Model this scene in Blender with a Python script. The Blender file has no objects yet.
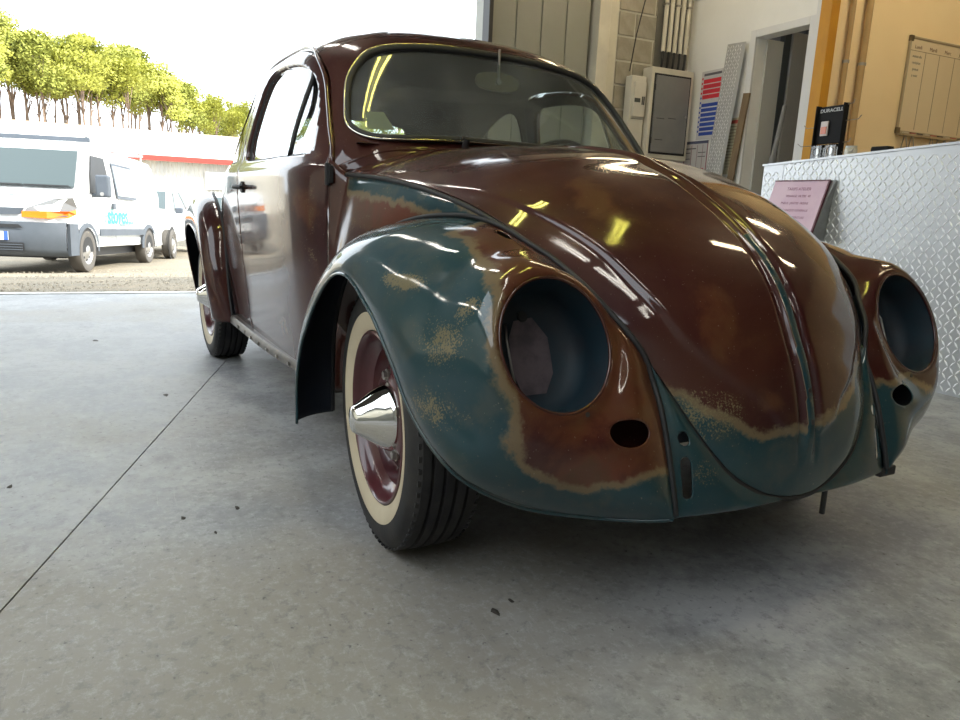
import bpy, bmesh, math, random
import numpy as np
from mathutils import Vector, Matrix
random.seed(7); np.random.seed(7)
SC = bpy.context.scene
# ------------------------------------------------------------------ camera, world, exposure
CAM_P = (1.6011, -1.3151, 0.8322); YAW, PITCH, ROLL, FOC = 2.6296, -0.2085, 0.0457, 724.67
cd = bpy.data.cameras.new('camera'); cam = bpy.data.objects.new('camera', cd); SC.collection.objects.link(cam)
_f = Vector((math.cos(YAW)*math.cos(PITCH), math.sin(YAW)*math.cos(PITCH), math.sin(PITCH)))
_r = Vector((math.sin(YAW), -math.cos(YAW), 0)); _u = _r.cross(_f)
_r2 = _r*math.cos(ROLL)+_u*math.sin(ROLL); _u2 = _u*math.cos(ROLL)-_r*math.sin(ROLL)
cam.matrix_world = Matrix(((_r2.x, _u2.x, -_f.x, CAM_P[0]), (_r2.y, _u2.y, -_f.y, CAM_P[1]), (_r2.z, _u2.z, -_f.z, CAM_P[2]), (0, 0, 0, 1)))
cd.sensor_width = 36; cd.lens = FOC/960*36; cd.clip_start = 0.02; cd.clip_end = 400
SC.camera = cam
SC.view_settings.view_transform = 'Standard'; SC.view_settings.look = 'None'
SC.view_settings.gamma = 1; SC.view_settings.use_curve_mapping = False
SC.view_settings.exposure = 0.08
SC.cycles.use_denoising = True
SC.cycles.max_bounces = 8; SC.cycles.diffuse_bounces = 5; SC.cycles.glossy_bounces = 5; SC.cycles.transparent_max_bounces = 12
SC.cycles.sample_clamp_indirect = 6
WSTR = 4.0
w = bpy.data.worlds.new('sky'); SC.world = w; w.use_nodes = True
_nt = w.node_tree; _bg = _nt.nodes['Background']
_bg.inputs[0].default_value = (0.86, 0.94, 1.0, 1); _bg.inputs[1].default_value = WSTR
sd = bpy.data.lights.new('sun', 'SUN'); sun = bpy.data.objects.new('sun', sd); SC.collection.objects.link(sun)
sd.energy = 7.5; sd.angle = 0.02; sd.color = (1.0, 0.95, 0.82)
sun.rotation_euler = Vector((-0.55, -0.55, -0.62)).to_track_quat('-Z', 'Y').to_euler()
TUBE = 44.0

# ------------------------------------------------------------------ materials
MATS = {}
def nmat(name, color=(.5, .5, .5), rough=.5, metal=0, coat=0, coat_r=.05, emit=None, estr=0, spec=.5, alpha=1):
    if name in MATS: return MATS[name]
    m = bpy.data.materials.new(name); m.use_nodes = True
    b = m.node_tree.nodes['Principled BSDF']
    b.inputs['Base Color'].default_value = (*color, 1); b.inputs['Roughness'].default_value = rough
    b.inputs['Metallic'].default_value = metal; b.inputs['Coat Weight'].default_value = coat
    b.inputs['Coat Roughness'].default_value = coat_r; b.inputs['Specular IOR Level'].default_value = spec
    if emit: b.inputs['Emission Color'].default_value = (*emit, 1); b.inputs['Emission Strength'].default_value = estr
    MATS[name] = m; return m
class G:
    """tiny node-graph helper"""
    def __init__(s, m): s.nt = m.node_tree; s.b = s.nt.nodes['Principled BSDF']
    def n(s, t, **k):
        x = s.nt.nodes.new(t)
        for a, v in k.items(): setattr(x, a, v)
        return x
    def l(s, a, b): s.nt.links.new(a, b)
    def put(s, sock, v):
        if hasattr(v, 'is_output'): s.l(v, sock)
        else: sock.default_value = v
    def coord(s, kind='Object'): return s.n('ShaderNodeTexCoord').outputs[kind]
    def noise(s, vec, scale, detail=4, rough=.55, dist=0):
        x = s.n('ShaderNodeTexNoise'); s.l(vec, x.inputs['Vector']); x.inputs['Scale'].default_value = scale
        x.inputs['Detail'].default_value = detail; x.inputs['Roughness'].default_value = rough; x.inputs['Distortion'].default_value = dist
        return x.outputs['Fac']
    def math(s, op, a, b=0, c=None):
        x = s.n('ShaderNodeMath', operation=op); s.put(x.inputs[0], a); s.put(x.inputs[1], b)
        if c is not None: s.put(x.inputs[2], c)
        return x.outputs[0]
    def step(s, v, a, b, lo=0, hi=1):
        x = s.n('ShaderNodeMapRange'); x.interpolation_type = 'SMOOTHSTEP'; s.put(x.inputs[0], v)
        x.inputs[1].default_value = a; x.inputs[2].default_value = b; x.inputs[3].default_value = lo; x.inputs[4].default_value = hi
        return x.outputs[0]
    def mix(s, f, a, b):
        x = s.n('ShaderNodeMix', data_type='RGBA'); s.put(x.inputs[0], f)
        s.put(x.inputs[6], a if hasattr(a, 'is_output') else (*a, 1)); s.put(x.inputs[7], b if hasattr(b, 'is_output') else (*b, 1))
        return x.outputs[2]
    def bump(s, h, strength=.3, dist=.01):
        x = s.n('ShaderNodeBump'); s.l(h, x.inputs['Height']); x.inputs['Strength'].default_value = strength; x.inputs['Distance'].default_value = dist
        s.l(x.outputs[0], s.b.inputs['Normal'])
    def map(s, vec, sc):
        x = s.n('ShaderNodeMapping'); s.l(vec, x.inputs[0]); x.inputs['Scale'].default_value = sc; return x.outputs[0]

def rough_mat(name, c1, c2, scale=4, rough=.8, bump=.2, bscale=40, metal=0, mscale=(1, 1, 1), spec=.4, coat=0):
    m = nmat(name, c1, rough, metal, spec=spec, coat=coat)
    g = G(m); v = g.map(g.coord(), mscale)
    f = g.step(g.noise(v, scale, 6, .6), .32, .68)
    g.l(g.mix(f, c1, c2), g.b.inputs['Base Color'])
    if bump: g.bump(g.noise(v, bscale, 4), bump, .004)
    return m

def paint_mat(name='patina_paint', inside=False):
    m = nmat(name, rough=.45, coat=1.0, coat_r=.06, spec=.12); g = G(m); v = g.coord()
    at = g.n('ShaderNodeAttribute', attribute_name='teal').outputs['Fac']
    tan = g.n('ShaderNodeAttribute', attribute_name='primer_and_glint').outputs['Fac']
    red = g.n('ShaderNodeAttribute', attribute_name='rust').outputs['Fac']
    fine = g.noise(v, 30, 8, .65); big = g.noise(v, 3.2, 5, .6, .4); mid = g.noise(v, 9, 6, .6, .3)
    f = g.math('ADD', at, g.math('MULTIPLY', g.math('SUBTRACT', fine, .5), .045))
    f = g.math('ADD', f, g.math('MULTIPLY', g.math('SUBTRACT', mid, .5), .04))
    tealmask = g.step(f, -.0012, .0012)
    halo = g.step(g.math('ABSOLUTE', g.math('ADD', f, .006)), .003, .016, 1, 0)
    burg = g.mix(g.step(big, .35, .65), (.030, .0038, .0048), (.050, .014, .009))
    burg = g.mix(g.math('MULTIPLY', g.step(mid, .52, .7), .55), burg, (.062, .020, .010))
    rustc = g.mix(g.step(mid, .35, .65), (.105, .026, .011), (.078, .032, .013))
    rm = g.math('ADD', red, g.math('MULTIPLY', g.math('SUBTRACT', mid, .5), .9))
    burg = g.mix(g.step(rm, .35, .6), burg, rustc)
    tealc = g.mix(g.step(big, .3, .7), (.005, .032, .042), (.013, .044, .050))
    tealc = g.mix(g.math('MULTIPLY', g.step(mid, .48, .66), .6), tealc, (.04, .052, .044))
    col = g.mix(tealmask, burg, tealc)
    col = g.mix(g.math('MULTIPLY', halo, .85), col, (.15, .112, .06))
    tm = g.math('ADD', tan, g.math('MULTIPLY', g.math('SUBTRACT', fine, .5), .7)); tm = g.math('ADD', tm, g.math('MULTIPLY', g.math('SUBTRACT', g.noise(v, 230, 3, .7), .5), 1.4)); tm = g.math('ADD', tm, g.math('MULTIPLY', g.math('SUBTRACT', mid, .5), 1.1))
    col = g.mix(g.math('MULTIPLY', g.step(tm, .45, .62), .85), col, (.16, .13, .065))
    sp = g.noise(v, 160, 2)
    col = g.mix(g.math('MULTIPLY', g.step(sp, .70, .76), .35), col, (.25, .22, .16))
    g.l(col, g.b.inputs['Base Color'])
    g.l(g.step(mid, .3, .75, .03, .14), g.b.inputs['Coat Roughness'])
    g.bump(g.noise(v, 60, 3), .03, .003)
    return m

def glass_mat(name, tint=(.9, .95, .95), refl=1.0, rough=.02, dirt=.0):
    m = bpy.data.materials.new(name); m.use_nodes = True; nt = m.node_tree; nt.nodes.clear()
    out = nt.nodes.new('ShaderNodeOutputMaterial'); mix = nt.nodes.new('ShaderNodeMixShader')
    t = nt.nodes.new('ShaderNodeBsdfTransparent'); t.inputs[0].default_value = (*tint, 1)
    gl = nt.nodes.new('ShaderNodeBsdfGlossy'); gl.inputs['Roughness'].default_value = rough
    fr = nt.nodes.new('ShaderNodeFresnel'); fr.inputs[0].default_value = 1.5
    mu = nt.nodes.new('ShaderNodeMath'); mu.operation = 'MULTIPLY'; mu.inputs[1].default_value = refl; mu.use_clamp = True
    nt.links.new(fr.outputs[0], mu.inputs[0]); nt.links.new(mu.outputs[0], mix.inputs[0])
    nt.links.new(t.outputs[0], mix.inputs[1]); nt.links.new(gl.outputs[0], mix.inputs[2])
    last = mix.outputs[0]
    if dirt:
        d = nt.nodes.new('ShaderNodeBsdfDiffuse'); d.inputs[0].default_value = (.62, .64, .64, 1)
        tc = nt.nodes.new('ShaderNodeTexCoord'); no = nt.nodes.new('ShaderNodeTexNoise'); no.inputs['Scale'].default_value = 3.2
        no.inputs['Detail'].default_value = 8; no.inputs['Distortion'].default_value = .5; no.inputs['Roughness'].default_value = .68
        nt.links.new(tc.outputs['Object'], no.inputs['Vector'])
        mr = nt.nodes.new('ShaderNodeMapRange'); mr.inputs[1].default_value = .3; mr.inputs[2].default_value = .85; mr.inputs[3].default_value = dirt*.05; mr.inputs[4].default_value = dirt
        nt.links.new(no.outputs['Fac'], mr.inputs[0])
        m2 = nt.nodes.new('ShaderNodeMixShader'); nt.links.new(mr.outputs[0], m2.inputs[0])
        nt.links.new(last, m2.inputs[1]); nt.links.new(d.outputs[0], m2.inputs[2]); last = m2.outputs[0]
    nt.links.new(last, out.inputs[0]); MATS[name] = m; return m

M = {}
M['paint'] = paint_mat()
M['dark_paint'] = rough_mat('old_blue_underside', (.006, .010, .020), (.010, .013, .018), 6, .7, .1)
M['black_rubber'] = nmat('black_rubber', (.012, .012, .013), .6)
M['lining'] = rough_mat('dark_headliner', (.035, .035, .036), (.055, .055, .055), 3, .9, .1)
M['chrome'] = nmat('chrome', (.86, .85, .82), .07, 1)
M['chrome_trim'] = nmat('chrome_trim', (.7, .68, .62), .18, 1)
M['tyre'] = rough_mat('tyre_rubber', (.012, .012, .014), (.03, .028, .026), 8, .7, .2, 60)
M['whitewall'] = rough_mat('cream_whitewall', (.58, .50, .36), (.50, .42, .29), 5, .6, 0)
M['rim'] = rough_mat('burgundy_wheel_paint', (.085, .018, .022), (.06, .010, .014), 5, .32, .05, 30, coat=.6)
M['bolt'] = nmat('old_steel', (.35, .33, .3), .35, .9)
M['glass'] = glass_mat('windscreen_glass', (.72, .80, .78), 1.3, .015, .21)
M['side_glass'] = glass_mat('side_glass', (.82, .90, .92), 2.2, .02, .05)
M['clear_glass'] = glass_mat('clear_glass', (.93, .96, .96), 1.0, .02)
M['white_plastic'] = rough_mat('white_plastic', (.62, .60, .53), (.56, .54, .47), 2, .45, 0)

# ------------------------------------------------------------------ object helpers
COL = SC.collection
def link(o, parent=None):
    COL.objects.link(o)
    if parent: o.parent = parent
    return o
def tag(o, label=None, cat=None, group=None, kind=None):
    if label: o['label'] = label
    if cat: o['category'] = cat
    if group: o['group'] = group
    if kind: o['kind'] = kind
    return o
def empty(name, loc=(0, 0, 0), rz=0, label=None, cat=None, group=None, parent=None, kind=None):
    o = bpy.data.objects.new(name, None); o.location = loc; o.rotation_euler = (0, 0, rz); o.empty_display_size = .1
    link(o, parent); return tag(o, label, cat, group, kind)
def mesh(name, V, F, mat=None, parent=None, smooth=False, mats=None, fm=None, attrs=None, angle=None):
    me = bpy.data.meshes.new(name); me.from_pydata([tuple(map(float, v)) for v in V], [], [tuple(f) for f in F]); me.update()
    for m in (mats or ([mat] if mat else [])): me.materials.append(m)
    if fm is not None: me.polygons.foreach_set('material_index', list(fm))
    if smooth: me.polygons.foreach_set('use_smooth', [True]*len(me.polygons))
    if attrs:
        for k, a in attrs.items():
            at = me.attributes.new(k, 'FLOAT', 'POINT'); at.data.foreach_set('value', np.asarray(a, dtype=np.float32))
    if angle:
        me.set_sharp_from_angle(angle=math.radians(angle))
    return link(bpy.data.objects.new(name, me), parent)
class MB:
    def __init__(s): s.V = []; s.F = []; s.m = []
    def add(s, V, F, m=0):
        k = len(s.V); s.V += [tuple(v) for v in V]; s.F += [tuple(i+k for i in f) for f in F]; s.m += [m]*len(F); return s
    def box(s, c, d, rot=None, m=0, taper=1.0):
        hx, hy, hz = d[0]/2, d[1]/2, d[2]/2
        P = [Vector((x*hx*(taper if z > 0 else 1), y*hy*(taper if z > 0 else 1), z*hz)) for z in (-1, 1) for y in (-1, 1) for x in (-1, 1)]
        if rot is not None: P = [rot @ p for p in P]
        P = [p+Vector(c) for p in P]
        return s.add(P, [(0, 2, 3, 1), (4, 5, 7, 6), (0, 1, 5, 4), (2, 6, 7, 3), (0, 4, 6, 2), (1, 3, 7, 5)], m)
    def cyl(s, a, b, r, n=12, r2=None, m=0, caps=True):
        a = Vector(a); b = Vector(b); d = (b-a).normalized(); x = d.orthogonal().normalized(); y = d.cross(x); r2 = r if r2 is None else r2
        V = [a+(x*math.cos(t)+y*math.sin(t))*r for t in [2*math.pi*i/n for i in range(n)]]+[b+(x*math.cos(t)+y*math.sin(t))*r2 for t in [2*math.pi*i/n for i in range(n)]]
        F = [(i, (i+1) % n, n+(i+1) % n, n+i) for i in range(n)]
        if caps: F += [tuple(range(n-1, -1, -1)), tuple(range(n, 2*n))]
        return s.add(V, F, m)
    def tube(s, pts, r, n=8, closed=False, m=0, rs=None):
        P = [Vector(p) for p in pts]; N = len(P); V = []; px = None
        for i in range(N):
            t = (P[(i+1) % N]-P[i-1]) if closed else (P[min(i+1, N-1)]-P[max(i-1, 0)])
            t.normalize()
            if px is None: px = t.orthogonal().normalized()
            else: px = (px-t*px.dot(t)).normalized()
            y = t.cross(px); rr = rs[i] if rs is not None else r
            V += [P[i]+(px*math.cos(a)+y*math.sin(a))*rr for a in [2*math.pi*k/n for k in range(n)]]
        F = []
        for i in range(N if closed else N-1):
            j = (i+1) % N
            F += [(i*n+k, i*n+(k+1) % n, j*n+(k+1) % n, j*n+k) for k in range(n)]
        if not closed: F += [tuple(range(n-1, -1, -1)), tuple((N-1)*n+k for k in range(n))]
        return s.add(V, F, m)
    def lathe(s, prof, axis='y', n=48, c=(0, 0, 0), m=0, closed=False):
        """prof: list of (radius, along)"""
        V = []; K = len(prof)
        for i in range(n):
            a = 2*math.pi*i/n
            for r, h in prof:
                p = (r*math.cos(a), h, r*math.sin(a)) if axis == 'y' else (r*math.cos(a), r*math.sin(a), h) if axis == 'z' else (h, r*math.cos(a), r*math.sin(a))
                V.append((p[0]+c[0], p[1]+c[1], p[2]+c[2]))
        F = []
        for i in range(n):
            j = (i+1) % n
            for k in range(K if closed else K-1):
                l = (k+1) % K
                F.append((i*K+k, i*K+l, j*K+l, j*K+k))
        return s.add(V, F, m)
    def build(s, name, mat=None, parent=None, smooth=False, angle=None, mats=None):
        return mesh(name, s.V, s.F, mat, parent, smooth or angle is not None, mats, s.m if mats else None, None, angle)
def paintval(o, v):
    at = o.data.attributes.new('teal', 'FLOAT', 'POINT'); at.data.foreach_set('value', [v]*len(o.data.vertices)); return o
def bev(o, w=.004, seg=2):
    b = o.modifiers.new('bevel', 'BEVEL'); b.width = w; b.segments = seg; b.limit_method = 'ANGLE'; return o
def text(name, s, size, mat, M4, parent=None, depth=.0005, bold=False):
    cu = bpy.data.curves.new(name, 'FONT'); cu.body = s; cu.size = size; cu.extrude = depth; cu.align_x = 'CENTER'; cu.align_y = 'CENTER'
    if bold: cu.offset = size*.02
    cu.resolution_u = 3
    t = bpy.data.objects.new(name+'_tmp', cu); COL.objects.link(t); dg = bpy.context.evaluated_depsgraph_get()
    me = bpy.data.meshes.new_from_object(t.evaluated_get(dg)); bpy.data.objects.remove(t); bpy.data.curves.remove(cu)
    me.transform(M4); me.materials.clear(); me.materials.append(mat); me.name = name
    return link(bpy.data.objects.new(name, me), parent)
def frame4(o, x, y, z):
    return Matrix(((x[0], y[0], z[0], o[0]), (x[1], y[1], z[1], o[1]), (x[2], y[2], z[2], o[2]), (0, 0, 0, 1)))

#GEOM
# ------------------------------------------------------------------ numpy surface tools (car coordinates: x forward from front axle, y left, z up)
def cr(P, t):
    """Catmull-Rom through rows of P at parameters t (0..len-1)"""
    P = np.asarray(P, float); n = len(P); t = np.clip(np.asarray(t, float), 0, n-1-1e-9); i = t.astype(int); f = (t-i)
    g = lambda k: P[np.clip(k, 0, n-1)]
    p0, p1, p2, p3 = g(i-1), g(i), g(i+1), g(i+2)
    p0 = np.where((i == 0).reshape((-1,)+(1,)*(P.ndim-1)), 2*p1-p2, p0); p3 = np.where((i == n-2).reshape((-1,)+(1,)*(P.ndim-1)), 2*p2-p1, p3)
    f = f.reshape((-1,)+(1,)*(P.ndim-1))
    return .5*(2*p1+(p2-p0)*f+(2*p0-5*p1+4*p2-p3)*f*f+(3*p1-p0-3*p2+p3)*f**3)
def resample(P, n):
    P = np.asarray(P, float); d = np.r_[0, np.cumsum(np.linalg.norm(np.diff(P, axis=0), axis=1))]
    return np.stack([np.interp(np.linspace(0, d[-1], n), d, P[:, k]) for k in range(P.shape[1])], 1)
def spline(P, n, closed=False):
    P = np.asarray(P, float)
    if closed: Q = np.vstack([P[-2:], P, P[:3]]); R_ = cr(Q, np.linspace(2, 2+len(P), n*4+1)); return resample(R_, n+1)[:-1]
    return resample(cr(P, np.linspace(0, len(P)-1, n*4)), n)
def sdf(poly, P):
    """signed distance (negative inside) of points P to closed polygon"""
    poly = np.asarray(poly); A = poly; B = np.roll(poly, -1, 0); best = np.full(len(P), 1e9); ins = np.zeros(len(P), bool)
    for a, b in zip(A, B):
        e = b-a; w_ = P-a; t = np.clip((w_@e)/(e@e+1e-12), 0, 1); d = np.linalg.norm(w_-t[:, None]*e, axis=1); best = np.minimum(best, d)
        c = ((a[1] > P[:, 1]) != (b[1] > P[:, 1])) & (P[:, 0] < (b[0]-a[0])*(P[:, 1]-a[1])/(b[1]-a[1]+1e-12)+a[0]); ins ^= c
    return np.where(ins, -best, best)
def clip(V, F, val):
    """keep the side val>0; V may carry extra columns which are interpolated"""
    val = np.where(np.abs(val) < 1e-7, 1e-7, val); V = list(V); cache = {}; out = []; pos = val > 0; n0 = len(val); vv = list(val)
    for f in F:
        k = [pos[i] for i in f]
        if all(k): out.append(tuple(f)); continue
        if not any(k): continue
        g = []
        for a, b in zip(f, tuple(f[1:])+(f[0],)):
            if pos[a]: g.append(a)
            if pos[a] != pos[b]:
                key = (min(a, b), max(a, b))
                if key not in cache:
                    t = vv[a]/(vv[a]-vv[b]); cache[key] = len(V); V.append(V[a]+(V[b]-V[a])*t)
                g.append(cache[key])
        if len(g) >= 3: out.append(tuple(g))
    V = np.array(V); used = np.unique(np.concatenate([np.array(f) for f in out])) if out else np.array([], int)
    mp = np.full(len(V), -1); mp[used] = np.arange(len(used))
    return V[used], [tuple(int(mp[i]) for i in f) for f in out]
def grid(A, flip=False):
    """A: (n,m,k) array -> V,F"""
    n, m = A.shape[:2]; F = []
    for i in range(n-1):
        for j in range(m-1):
            q = (i*m+j, i*m+j+1, (i+1)*m+j+1, (i+1)*m+j); F.append(q[::-1] if flip else q)
    return A.reshape(n*m, -1), F
def bez(P0, P1, P2, P3, t):
    t = t[:, None]; return P0*(1-t)**3+3*P1*t*(1-t)**2+3*P2*t*t*(1-t)+P3*t**3
def mirrorF(V, F):
    W = V.copy(); W[:, 1] *= -1; return W, [tuple(f[::-1]) for f in F]
def weld_sym(V, F):
    W, G_ = mirrorF(V, F); n = len(V); mp = np.arange(n)+n; c = np.where(np.abs(V[:, 1]) < 1e-4)[0]; mp[c] = c
    return np.vstack([V, W]), list(F)+[tuple(int(mp[i]) for i in f) for f in G_]

# --- hull (roof, sides, tail)
ZTOP = 1.472
ZK = np.array([.25, .6, .85, .90, .925, .94, .955, .98, 1.03, 1.1, 1.2, 1.29, 1.342, 1.378, 1.407, 1.435, 1.454, 1.466, ZTOP])
XF = np.array([-.42, -.42, -.42, -.43, -.435, -.44, -.445, -.460, -.492, -.548, -.632, -.705, -.752, -.798, -.850, -.930, -1.01, -1.11, -1.25])
BUL = np.zeros(19)
XR = np.array([-3.02, -2.96, -2.76, -2.70, -2.66, -2.645, -2.63, -2.60, -2.56, -2.46, -2.31, -2.12, -1.98, -1.87, -1.77, -1.64, -1.52, -1.40, -1.25])
WK = np.array([.680, .715, .728, .728, .727, .718, .710, .703, .695, .678, .650, .620, .580, .528, .458, .36, .275, .17, .0])
NF = np.array([6, 6, 6, 6, 6, 6, 6, 5.8, 5.2, 4.7, 4.4, 4.3, 4.0, 3.7, 3.4, 3.1, 2.8, 2.4, 2.2])
NR = np.array([3, 3, 2.8, 2.7, 2.7, 2.7, 2.7, 2.6, 2.6, 2.6, 2.5, 2.5, 2.4, 2.4, 2.3, 2.2, 2.1, 2.0, 2.0])
_ZD = np.linspace(.25, ZTOP, 1200); _HC = {}
def hk(z, K):
    k = id(K)
    if k not in _HC:
        D = np.interp(_ZD, ZK, K); h = .016/(_ZD[1]-_ZD[0]); n = int(3*h); ker = np.exp(-.5*(np.arange(-n, n+1)/h)**2); ker /= ker.sum()
        S2 = np.convolve(np.pad(D, n, 'edge'), ker, 'valid'); b_ = np.clip((_ZD-.97)/.03, 0, 1)*np.clip((1.38-_ZD)/.03, 0, 1); _HC[k] = D*(1-b_)+S2*b_
    return np.interp(z, _ZD, _HC[k])
XM = -1.42
def contour(z, n):
    xf, xr, w_, nf, nr = (hk(z, K) for K in (XF, XR, WK, NF, NR)); xm = XM+(-1.25-XM)*min(1, max(0, (z-1.38)/.09))
    ph = np.linspace(0, math.pi, 1200); c, s_ = np.cos(ph), np.sin(ph); cc = np.clip(c, 0, 1)
    x = np.where(c > 0, xm+(xf-xm)*np.abs(c)**(2/nf), xm+(xr-xm)*np.abs(c)**(2/nr)); y = w_*np.where(c > 0, np.abs(s_)**(2/nf), np.abs(s_)**(2/nr))
    x = x+np.where(c > 0, hk(z, BUL)*np.clip(1-(y/.60)**2, 0, 1)*cc**.5, 0) if True else x
    P = resample(np.stack([x, y], 1), n); P[0, 1] = 0; P[-1, 1] = 0
    return P
def hull_half(nz=120, nt=190):
    """right half, y<=0; rows over z"""
    zs = np.concatenate([np.linspace(.25, .88, 16)[:-1], np.linspace(.88, 1.34, 55)[:-1], ZTOP-(ZTOP-1.34)*np.linspace(1, 0, 42)**1.8])
    A = np.zeros((len(zs), nt, 3))
    for i, z in enumerate(zs):
        P = contour(z, nt); A[i, :, 0] = P[:, 0]; A[i, :, 1] = -P[:, 1]; A[i, :, 2] = z
    for k in range(3):        # soften the knots of the profile tables
        B = A.copy(); B[1:-1] = (A[:-2]+2*A[1:-1]+A[2:])/4
        keep = (zs > .88) & (zs < .99); B[keep] = A[keep]*.5+B[keep]*.5; A = B
    return A
def hull_y(x, z):
    w_, nf, nr, xf, xr = (hk(z, K) for K in (WK, NF, NR, XF, XR))
    if x > XM: return w_*(max(0, 1-((x-XM)/(xf-XM))**nf))**(1/nf)
    return w_*(max(0, 1-((XM-x)/(XM-xr))**nr))**(1/nr)

# --- openings, side view (x,z)
DOOR = spline([(-.55, .295), (-.545, .45), (-.54, .70), (-.54, .90), (-.565, .965), (-.61, 1.02), (-.675, 1.085), (-.735, 1.155), (-.79, 1.215), (-.85, 1.262), (-.93, 1.305), (-1.07, 1.335), (-1.25, 1.348), (-1.40, 1.340), (-1.475, 1.285), (-1.498, 1.18), (-1.505, 1.0), (-1.503, .85), (-1.503, .65), (-1.50, .45), (-1.495, .33), (-1.46, .288), (-1.2, .278), (-.9, .278), (-.6, .278), (-.56, .283)], 150, True)
DWIN = spline([(-.655, .985), (-.675, 1.02), (-.715, 1.075), (-.765, 1.14), (-.82, 1.197), (-.88, 1.238), (-.96, 1.268), (-1.08, 1.288), (-1.22, 1.298), (-1.34, 1.290), (-1.40, 1.245), (-1.43, 1.15), (-1.45, 1.04), (-1.445, .985), (-1.40, .965), (-1.2, .962), (-.95, .962), (-.75, .962), (-.68, .966)], 120, True)
QWIN = spline([(-1.575, 1.0), (-1.565, 1.12), (-1.56, 1.22), (-1.57, 1.275), (-1.62, 1.292), (-1.72, 1.268), (-1.85, 1.205), (-1.98, 1.11), (-2.07, 1.02), (-2.08, .98), (-2.03, .965), (-1.8, .965), (-1.63, .965)], 100, True)
WSCR = spline([(0, 1.030), (.25, 1.028), (.42, 1.020), (.52, 1.020), (.568, 1.05), (.560, 1.11), (.530, 1.20), (.480, 1.268), (.425, 1.305), (.33, 1.328), (.18, 1.342), (0, 1.346), (-.18, 1.342), (-.33, 1.328), (-.425, 1.305), (-.480, 1.268), (-.530, 1.20), (-.560, 1.11), (-.568, 1.05), (-.52, 1.020), (-.42, 1.020), (-.25, 1.028)], 200, True)
RWIN = spline([(0, 1.07), (.24, 1.07), (.32, 1.10), (.335, 1.15), (.30, 1.22), (.22, 1.245), (0, 1.255), (-.22, 1.245), (-.30, 1.22), (-.335, 1.15), (-.32, 1.10), (-.24, 1.07)], 90, True)
RARCH = spline([(-1.97, .20), (-1.955, .5), (-2.06, .68), (-2.27, .775), (-2.5, .775), (-2.72, .66), (-2.86, .5), (-2.9, .2)], 60, True)

# --- hood: edge E (right side), centre line C
E_ = np.array([[-.493, -.61, .912], [-.291, -.58, .900], [-.107, -.55, .878], [.006, -.535, .858], [.107, -.52, .835], [.189, -.5, .807], [.265, -.48, .776], [.335, -.46, .74], [.393, -.435, .704], [.446, -.407, .655], [.495, -.378, .605], [.543, -.335, .541], [.575, -.305, .489], [.609, -.272, .43], [.633, -.235, .378], [.652, -.185, .327], [.664, -.11, .285], [.672, -.05, .269], [.674, 0, .265]])
C_ = np.array([[-.43, 0, 1.020], [-.2, 0, 1.012], [-.05, 0, .997], [.07, 0, .976], [.138, 0, .951], [.225, 0, .919], [.303, 0, .880], [.404, 0, .823], [.477, 0, .770], [.531, 0, .716], [.574, 0, .656], [.610, 0, .587], [.635, 0, .538], [.656, 0, .479], [.671, 0, .419], [.678, 0, .35], [.679, 0, .30], [.674, 0, .265]])
NU, NV = 210, 112
Ec = spline(E_, NU); Cc = spline(C_, NU)
def hood_disp(u, y, ye):
    """press lines: centre rib plus two raised side fields that end in a U above the tip"""
    ay = np.abs(y); rib = .0085*np.exp(-(ay/.0135)**4)-.005*np.exp(-((ay-.026)/.007)**2)
    rib = rib*np.clip((.955-u)/.04, 0, 1)
    yo = np.interp(u, [0, .3, .5, .62, .70, .78, .84, .875, .895, .91], [.62, .52, .40, .33, .275, .19, .115, .085, .055, .03])
    s = 1/(1+np.exp(-np.clip((yo-ay)/.0030, -30, 30)))*1/(1+np.exp(-np.clip((ay-.032)/.0035, -30, 30)))
    s = s*np.clip((u-.25)/.25, 0, 1)*(u < .91)
    return rib+.0065*s
def hood_grid():
    A = np.zeros((NU, NV, 5)); t = np.linspace(0, 1, NV)**1.0; T = np.gradient(Cc, axis=0); N = np.stack([-T[:, 2], 0*T[:, 0], T[:, 0]], 1); N = -N/np.linalg.norm(N, axis=1)[:, None]
    N = np.where(N[:, 2:3]+N[:, 0:1] < 0, -N, N)
    for i in range(NU):
        C, E, n = Cc[i], Ec[i], N[i]; ye = -E[1]; drop = max((C-E)@n, .0); u = i/(NU-1)
        P1 = C+np.array([0, -.50*ye, 0]); P2 = E+n*drop*.62+np.array([0, .22*ye, 0])
        P = bez(C, P1, P2, E, t)
        d = hood_disp(u, P[:, 1], ye)
        g_ = np.gradient(P, axis=0); nn = np.cross(g_, np.broadcast_to(T[i], g_.shape)); nn /= np.linalg.norm(nn, axis=1)[:, None]+1e-12
        if nn[0]@n < 0: nn = -nn
        A[i, :, :3] = P+nn*d[:, None]; A[i, 0, 1] = 0; A[i, :, 3] = u; A[i, :, 4] = t
    return A

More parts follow.
